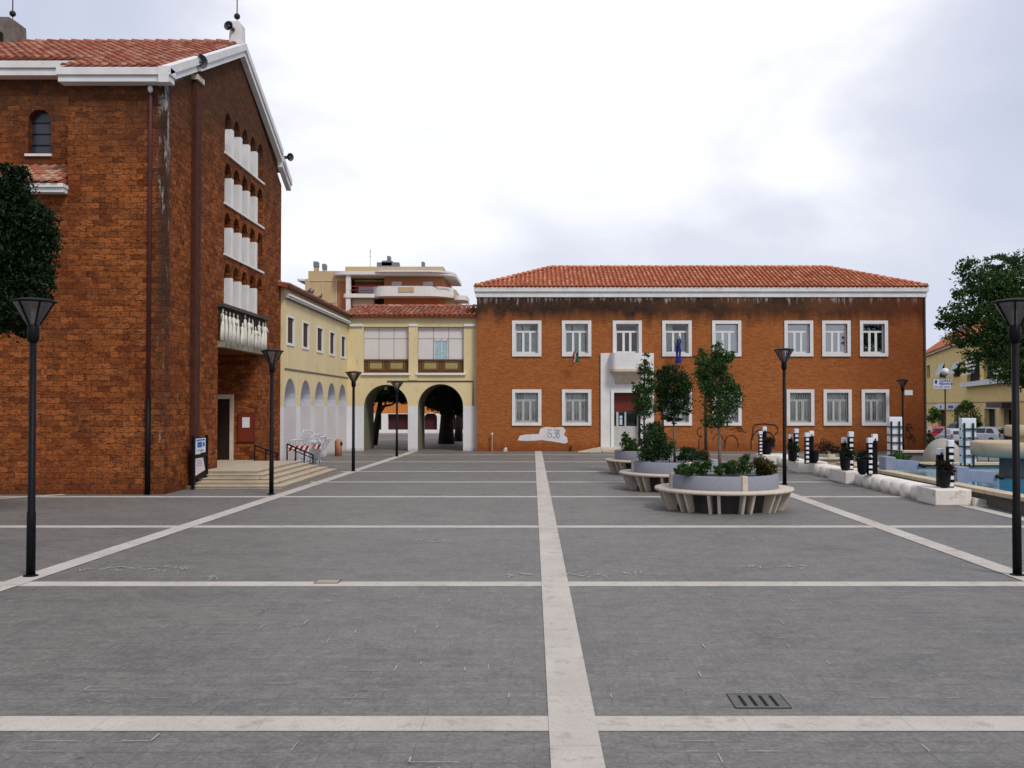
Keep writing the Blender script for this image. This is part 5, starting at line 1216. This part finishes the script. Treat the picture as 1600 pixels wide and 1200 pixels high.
# ================================================================== BARRIERS, BIN AT THE ARCADE
def barrier(label, loc, rz, stripes=True, lean=0.0, h=1.05, L_=.95, sc=1.0, mat=None):
    t = thing('crowd_barrier', label, 'barrier', loc, 0, None); mat = mat or M['galv']; Ml = Matrix.Translation(Vector(loc)) @ Matrix.Rotation(rz, 4, 'Z') @ Matrix.Rotation(lean, 4, 'X')
    q = MB(); T = lambda p: Ml @ Vector(p)
    q.tube([T((-L_/2, 0, .18)), T((-L_/2, 0, h-.15)), T((-L_/2+.12, 0, h)), T((L_/2-.12, 0, h)), T((L_/2, 0, h-.15)), T((L_/2, 0, .18)), T((-L_/2, 0, .18))], .02, 6); q.build('frame', mat, t, True)
    q = MB()
    for i in range(7): x = -L_/2+L_*(i+1)/8; q.tube([T((x, 0, .18)), T((x, 0, h))], .009, 5)
    q.build('bars', mat, t)
    for s in (-1, 1):
        q = MB(); x = s*(L_/2-.1); q.tube([T((x, -.26, 0)), T((x, 0, .2)), T((x, .26, 0))], .016, 5); q.build('foot', mat, t)
    if stripes:
        zt_, zb_ = h*.79, h*.60
        q = MB(); q.box(-L_/2-.02, L_/2+.02, -.045, -.025, zb_, zt_, Ml); bo = q.build('board', mini('reflective_white', (.74, .66, .66)), t)
        q = MB(); n = 4
        for i in range(n):
            x = -L_/2+.02+i*L_/n; w2 = L_/n*.5
            q.prism([(x, zb_), (x+w2, zb_), (min(x+w2+.10, L_/2+.02), zt_), (x+.10, zt_)], lambda u, v, w_: Ml @ Vector((u, w_, v)), -.052, -.046)
        q.build('stripes', mini('dark_red', (.28, .012, .02)), bo)
    return t
barrier('metal barrier with red and white striped board in front of the arcade', (-9.12, 40.7, 0), 0.0, True, 0, 1.03, .82)
barrier('metal barrier with striped board half hidden at the church corner', (-9.15, 38.6, 0), .25, True, 0, 1.05, .8)
wm_ = mini('white_tube', (.70, .70, .72), .5)
for i, (x, y, l, h, lab) in enumerate(((-9.45, 40.0, .30, 1.45, 'tallest of the folded white barriers leaning by the first arch'), (-9.3, 40.6, .38, 1.30, 'second folded white barrier leaning by the first arch'), (-9.25, 41.3, .46, 1.22, 'third folded white barrier leaning by the second arch'), (-9.3, 42.2, .52, 1.12, 'lowest folded white barrier leaning by the second arch'))):
    barrier(lab, (x, y, 0), 1.15+.1*i, False, l, h, .75, 1, wm_)
t = thing('plastic_tub', 'white plastic tub behind the striped barrier', 'tub', (-9.15, 41.3, 0))
q = MB(); q.lathe([(0, .1), (.22, .1), (.26, .86), (.28, .87)], (-9.12, 41.3, 0), 18); q.build('tub', wm_, t, True); q = MB(); q.lathe([(.29, .86), (.29, .90), (.22, .95), (0, .96)], (-9.12, 41.3, 0), 18); q.build('lid', wm_, t, True)
by = 47.0; x = X_(529.5, by); t = thing('litter_bin', 'terracotta coloured tall litter bin against the last arcade pier', 'bin', (x, by, 0))
q = MB(); q.lathe([(0, 0), (.15, 0), (.155, .66), (.14, .74), (.10, .80), (.0, .82)], (x, by, 0), 20); q.build('body', mini('terracotta', (.52, .22, .13)), t, True)
q = MB(); q.box(x+.05, x+.17, by-.12, by+.06, .50, .66); q.build('opening', M['dark'], t)
q = MB(); q.tube([(x-.17, by+.05, 0), (x-.17, by+.05, .72)], .025); q.build('post', M['iron'], t)
# pigeons on the roofs
def pigeon(label, p, rz):
    p = Vector(p); t = thing('pigeon', label, 'bird', p, 0, None); Ml = Matrix.Translation(p) @ Matrix.Rotation(rz, 4, 'Z'); q = MB()
    q.tube([Ml @ Vector(v) for v in ((-.19, 0, .05), (-.10, 0, .08), (0, 0, .11), (.08, 0, .15), (.10, 0, .20), (.13, 0, .235), (.16, 0, .23))], [.02, .04, .065, .055, .03, .032, .008], 9)
    for s in (-1, 1): q.tube([Ml @ Vector((0, s*.025, .07)), Ml @ Vector((.01, s*.025, 0))], .007, 4)
    q.build('body', mini('pigeon_grey', (.07, .06, .07)), t, True)
for (px, py, lab) in ((482, 453, 'dark pigeon on the wing roof edge, nearer the church'), (486.5, 455, 'second dark pigeon on the wing roof edge'), (500, 465, 'dark pigeon farther along the wing roof edge')):
    Y = (WX+.1)*F/(px-VPX); pigeon(lab, (WX+.1, Y, 7.20), 1.2)

# ================================================================== RIGHT BACKGROUND: yellow street building, sign, cars, bushes
A_ = Vector((55.5, 141, 0)); B_ = Vector((38.0, 75.0, 0)); Ud = (B_-A_).normalized(); PY = frame(A_, Ud); LB = (B_-A_).length
GZ = -.75
def hit(px, py):          # where a photo ray meets that facade
    r = ray(px, py); nrm = Ud.cross(Vector((0,0,1))); t_ = (A_-Vector((0,0,CAMH))).dot(nrm)/r.dot(nrm); p = Vector((0,0,CAMH))+r*t_
    return (p-A_).dot(Ud), p.z
ys = thing('street_building', 'yellow two storey street building with loggia and striped awnings on the right', 'building', (44, 100, GZ))
EZ = hit(1460, 553)[1]
hs = []
def HR(x0, x1, y0, y1):
    u0 = hit(x0, y1)[0]; u1 = hit(x1, y1)[0]; xm = (x0+x1)/2; return (u0, u1, hit(xm, y1)[1], hit(xm, y0)[1])
W1 = HR(1468, 1476, 568, 590); W2 = HR(1490, 1500, 566, 589); LG = [HR(1511, 1531, 556, 596), HR(1537, 1557, 552, 594), HR(1562, 1582, 550, 592)]
D1 = HR(1540, 1556, 639, 690); D2 = HR(1570, 1586, 640, 690); D3 = HR(1466, 1477, 641, 690); D4 = HR(1491, 1498, 641, 690)
W0 = HR(1448, 1453, 571, 591)
hl = [(rect(*r_[:2], max(r_[2], GZ+.05), r_[3]), .35) for r_ in [W0, W1, W2]+LG+[D1, D2, D3, D4]]
q = MB(); wallpanel(q, PY, rect(-6, LB, GZ, EZ), hl); q.build('wall', stone('ochre_plaster', (.80, .60, .25), (.72, .52, .20), 1, .9, .05, ((.35, .25, .12), 1.2, .62), False), ys)
q = MB(); q.fbox(PY, -6, LB, GZ, EZ-.1, -9, -.36); q.build('dark_interior', M['room'], ys)
q = MB(); q.fbox(PY, -6, LB, EZ, EZ+.25, -.4, .35); q.build('cornice', mini('pale_cornice', (.50, .40, .24)), ys)
sv = Vector((PY(0, 0, -1)-PY(0, 0, 0))).normalized(); sv = Vector((sv.x, sv.y, .72))
tileroof(PY(-6, EZ+.3, .4), Ud, sv, [(0, 0), (LB+6, 0), (LB+6, 6.0), (0, 6.0)], M['tile'], ys, sp=.34, r=.12, tl=.5)
q = MB(); u0 = LG[0][0]-.3; u1 = LG[2][1]+.5; q.fbox(PY, u0, u1, LG[1][2]-.45, LG[1][2]+.02, .002, .7); q.build('balcony', M['white'], ys)
aw = mini('awning_stripe', (.66, .66, .62))
for i, r_ in enumerate(LG):
    q = MB()
    for k in range(5):
        zt_ = r_[3]-.05-k*.42
        if i == 1: break
        a_, b_ = r_[0]+.05, r_[1]-.05
        q.add([PY(a_, zt_, .05+k*.12), PY(b_, zt_, .05+k*.12), PY(b_, zt_-.2, .13+k*.12), PY(a_, zt_-.2, .13+k*.12)], [(0,1,2,3)])
    if q.v: q.build('awning', aw, ys)
for r_ in (W1, W2):
    q = MB(); q.add([PY(r_[0], r_[3], .02), PY(r_[1], r_[3], .02), PY(r_[1], r_[2]+.35, .55), PY(r_[0], r_[2]+.35, .55)], [(0,1,2,3)]); q.build('shutter', mini('pale_blue_shutter', (.50, .58, .60)), ys)
q = MB(); z_ = hit(1500, 629.5)[1]; q.fbox(PY, 0, LB, z_, z_+.08, .002, .05); q.build('string_course', mini('string_brown', (.25, .16, .08)), ys)
r_ = HR(1465, 1503, 631.5, 640); q = MB(); q.fbox(PY, r_[0], r_[1], r_[2], r_[3], .01, .3); sb = q.build('shop_sign', mini('sign_white', (.70, .72, .74)), ys)
for (a_, b_) in ((1473, 1475), (1486, 1494)):
    q = MB(); rr = HR(a_, b_, 633.5, 638); q.fbox(PY, rr[0], rr[1], rr[2], rr[3], .301, .32); q.build('lettering', mini('sign_blue', (.03, .06, .20)), sb)
r_ = HR(1563, 1590, 629, 637); q = MB(); q.fbox(PY, r_[0], r_[1], r_[2], r_[3], .002, 1.2); q.build('awning', mini('dark_awning', (.04, .03, .03)), ys)
for r_ in (D1, D2):
    q = MB(); q.fbox(PY, r_[0]-.22, r_[0]-.002, GZ, r_[3]+.2, -.05, .06); q.fbox(PY, r_[1]+.002, r_[1]+.22, GZ, r_[3]+.2, -.05, .06); q.fbox(PY, r_[0]-.002, r_[1]+.002, r_[3]+.002, r_[3]+.2, -.05, .06); q.build('door_frame', mini('stone_trim', (.50, .45, .36)), ys)
# signpost
sx = X_(1477, 60); t = thing('signpost', 'blue and white direction sign on a brown pole beside the brick building', 'sign', (sx, 60, GZ))
q = MB(); q.tube([(sx, 60, GZ), (sx, 60, 4.1)], .045, 8); q.build('pole', mini('rusty_pole', (.12, .045, .02)), t)
s0, s1, v0, v1 = X_(1456.5, 60), X_(1485.5, 60), Z_(608, 60), Z_(591.5, 60); PG = frame((0, 59.9, 0), (1, 0, 0))
q = MB(); q.fbox(PG, s0, s1, v0, v1, 0, .05); sg = q.build('sign_board', mini('sign_pale', (.60, .64, .72)), t, bevel=.02)
q = MB(); bw_ = s1-s0; bh = v1-v0
for (a_, b_, c_, d_) in ((0, 1, 0, .04), (0, 1, .96, 1), (0, .015, .04, .96), (.985, 1, .04, .96)): q.fbox(PG, s0+a_*bw_, s0+b_*bw_, v0+c_*bh, v0+d_*bh, .051, .056)
q.build('border', mini('border_blue', (.18, .22, .34)), sg)
q = MB(); q.prism([(s0+bw_*(.17+.065*math.cos(i*math.pi/8)), v0+bh*(.68+.19*math.sin(i*math.pi/8))) for i in range(16)], PG, .051, .056); q.build('emblem', mini('emblem_navy', (.012, .018, .12)), sg)
def text(body, size, loc, mat, parent, name='lettering', align='LEFT', sx_=1.0):
    cu = bpy.data.curves.new('txt', 'FONT'); cu.body = body; cu.size = size; cu.extrude = .003; cu.align_x = align
    to = bpy.data.objects.new('txt', cu); COL.objects.link(to); bpy.context.view_layer.update()
    me = bpy.data.meshes.new_from_object(to.evaluated_get(bpy.context.evaluated_depsgraph_get())); bpy.data.objects.remove(to)
    me.transform(Matrix.Translation(loc) @ Matrix.Rotation(R(90), 4, 'X') @ Matrix.Diagonal((sx_, 1, 1, 1))); me.materials.clear(); me.materials.append(mat)
    me.name = name; o = bpy.data.objects.new(name, me); COL.objects.link(o); o.parent = parent; o.matrix_parent_inverse = wm(parent).inverted(); return o
nb = mini('text_navy', (.02, .05, .20))
text('ZONA', bh*.30, (s0+bw_*.34, 59.835, v0+bh*.70), nb, sg, sx_=1.25); text('PEDONALE', bh*.28, (s0+bw_*.34, 59.835, v0+bh*.42), nb, sg, sx_=1.0)
q = MB()
for (a_, b_) in ((.08, .28), (.34, .54), (.60, .92)): q.fbox(PG, s0+a_*bw_, s0+b_*bw_, v0+bh*.17, v0+bh*.24, .051, .056)
q.build('small_print', nb, sg)
gx_ = X_(1477.5, 66); gz_ = Z_(581, 66); t = thing('globe_lamp', 'white globe street lamp seen just above the direction sign', 'street lamp', (gx_, 66, GZ))
q = MB(); q.tube([(gx_, 66, GZ), (gx_, 66, gz_-.2)], .05, 8); q.build('pole', mini('grey_pole', (.10, .10, .10)), t); q = MB(); q.blob((gx_, 66, gz_), (.26, .26, .26), 16, 10); q.build('globe', mini('opal_globe', (.70, .70, .72), .2), t, True)
# cars
def car(name, label, loc, rz, paint, L_=3.9, W_=1.65, H_=1.42, hatch=True):
    t = thing(name, label, 'car', loc, 0, 'cars parked in the street')
    Ml = Matrix.Translation(Vector(loc)) @ Matrix.Rotation(rz, 4, 'Z'); hw = W_/2
    T = lambda u, v, w_: Ml @ Vector((u, w_, v))
    h = L_/2; rear = h if hatch else h-.1
    body = [(-h, .30), (-h+.05, .62), (-h+.25, .72), (-h+1.05, .86), (h-.25, .92), (h-.02, .85), (h, .45), (h-.08, .26), (-h+.12, .22)]
    q = MB(); q.prism(body, T, -hw, hw); q.build('body', paint, t, bevel=.06, segs=3)
    cab = [(-h+.95, .84), (-h+1.65, H_-.06), (-h+2.0, H_), (h-.75, H_-.02), (h-.35, H_-.14), (h-.06, .90)] if hatch else [(-h+.95, .84), (-h+1.7, H_-.04), (-h+2.1, H_), (h-1.3, H_-.02), (h-.6, .90)]
    q = MB(); n = len(cab); vs = [T(u, v, -hw+.06+(v-.84)*.28) for u, v in cab]+[T(u, v, hw-.06-(v-.84)*.28) for u, v in cab]
    q.add(vs, [tuple(range(n)), tuple(range(2*n-1, n-1, -1))]+[(i, i+n, (i+1) % n+n, (i+1) % n) for i in range(n)]); q.build('cabin', paint, t, bevel=.04, segs=3)
    gm_ = mini('car_glass', (.020, .024, .03), .08)
    cu = sum(c_[0] for c_ in cab)/n
    q = MB()
    for s in (-1, 1):
        def sp_(u, v): return T(u, v, s*(hw-.055-(v-.84)*.28))
        mid = cu; zt_ = H_-.12
        for (a0, a1, b0, b1) in ((-h+1.25, mid-.04, -h+1.62, mid-.04), (mid+.04, h-.45, mid+.04, h-.75)):
            q.add([sp_(a0, .93), sp_(a1, .93), sp_(b1, zt_), sp_(b0, zt_)], [(0,1,2,3)])
    # rear and front screens
    (ua, va), (ub, vb) = cab[-1], cab[-2]
    def scr(p, q_, s_, off):
        return [T(p[0]+(q_[0]-p[0])*k+off, p[1]+(q_[1]-p[1])*k, s_*(hw-.2-(p[1]+(q_[1]-p[1])*k-.84)*.28)) for k in (.12, .88)]
    a1, a2 = scr(cab[-1], cab[-2], -1, .025); b1, b2 = scr(cab[-1], cab[-2], 1, .025); q.add([a1, b1, b2, a2], [(0,1,2,3)])
    a1, a2 = scr(cab[0], cab[1], -1, -.025); b1, b2 = scr(cab[0], cab[1], 1, -.025); q.add([a1, b1, b2, a2], [(0,1,2,3)])
    q.build('window', gm_, t)
    for (u, s) in ((-h+.72, -1), (-h+.72, 1), (h-.68, -1), (h-.68, 1)):
        q = MB(); q.tube([T(u, .30, s*(hw-.16)), T(u, .30, s*(hw+.01))], .30, 18); wo_ = q.build('wheel', M['black'], t, True)
        q = MB(); q.tube([T(u, .30, s*(hw+.008)), T(u, .30, s*(hw+.02))], .18, 12); q.build('rim', M['galv'], wo_)
    for s in (-1, 1):
        q = MB(); a_ = s*(hw-.12); q.add([T(h+.012, .62, a_-.08), T(h+.012, .62, a_+.08), T(h-.03, .88, a_+.08), T(h-.03, .88, a_-.08), T(h-.1, .62, a_-.08), T(h-.1, .62, a_+.08), T(h-.1, .88, a_+.08), T(h-.1, .88, a_-.08)], [(0,1,2,3),(4,7,6,5),(0,4,5,1),(3,2,6,7),(0,3,7,4),(1,5,6,2)]); q.build('tail_light', mini('tail_red', (.35, .01, .01), .3), t)
        q = MB(); q.add([T(-h-.012, .50, a_-.12), T(-h-.012, .50, a_+.12), T(-h+.04, .66, a_+.12), T(-h+.04, .66, a_-.12)], [(0,1,2,3)]); q.build('headlight', mini('lamp_clear', (.6, .6, .6), .1), t)
    q = MB(); q.add([T(h+.014, .50, -.25), T(h+.014, .50, .25), T(h+.012, .61, .25), T(h+.012, .61, -.25)], [(0,1,2,3)]); q.build('number_plate', mini('plate_white', (.6, .6, .58)), t)
    q = MB(); u0_, u1_ = h-.10, h+.05; q.prism([(u0_, .24), (u1_, .26), (u1_, .44), (u0_, .46)], T, -hw+.05, hw-.05); q.build('bumper', mini('bumper_dark', (.03, .03, .032)), t, bevel=.02)
    return t
def carpos(px, Y): return (X_(px, Y), Y, GZ)
whp = mini('white_paint_car', (.70, .71, .73), .25); redp = mini('red_paint_car', (.45, .015, .03), .25); drk = mini('dark_blue_paint_car', (.02, .03, .06), .25); blu = mini('blue_paint_car', (.08, .14, .25), .25); sil = mini('silver_paint_car', (.38, .42, .46), .3)
car('parked_car', 'white hatchback seen from behind in front of the dark doorway', carpos(1539, 80), R(-62), whp, 3.7, 1.62, 1.42)
car('parked_car', 'red car parked at the left end of the row', carpos(1463, 84), R(-100), redp, 3.8, 1.62, 1.38)
car('parked_car', 'dark blue car parked at the right beside the white hatchback', carpos(1572, 79), R(-62), drk, 3.8, 1.62, 1.36, False)
car('parked_car', 'silver-blue car with dark windows right of the red car', carpos(1489, 78), R(-95), sil, 3.8, 1.62, 1.34)
car('parked_car', 'blue car farther back above the silver-blue car', carpos(1497, 98), R(-80), blu, 4.0, 1.65, 1.42)
# bushes
def bush(label, clumps, n, seed, size=.09, mat=None):
    return shrub('street_bush', label, clumps, n, size, mat or M['leafbright'], seed, 'bush', .5)
bush('tall green bush in front of the yellow street building', [pclump(1512, 650, 88, 16, 20), pclump(1516, 668, 88, 16, 16), pclump(1510, 634, 88, 9, 9), pclump(1526, 675, 88, 9, 12)], 6000, 90)
bush('green bush beside the right corner of the brick building', [pclump(1458, 650, 86, 8, 12), pclump(1466, 648, 86, 6, 8)], 1600, 91)
bush('weeds in the gap at the right corner of the brick building', [pclump(1452, 685, 60, 5, 12), pclump(1448, 700, 56, 5, 7)], 900, 92, .06, M['leafshrub'])
shrub('wall_weed', 'small weed at the brick wall left of the entrance ramp', [((X_(891, 51.55), 51.55, .16), (.10, .08, .16))], 200, .03, M['leaf'], 93, 'weed')
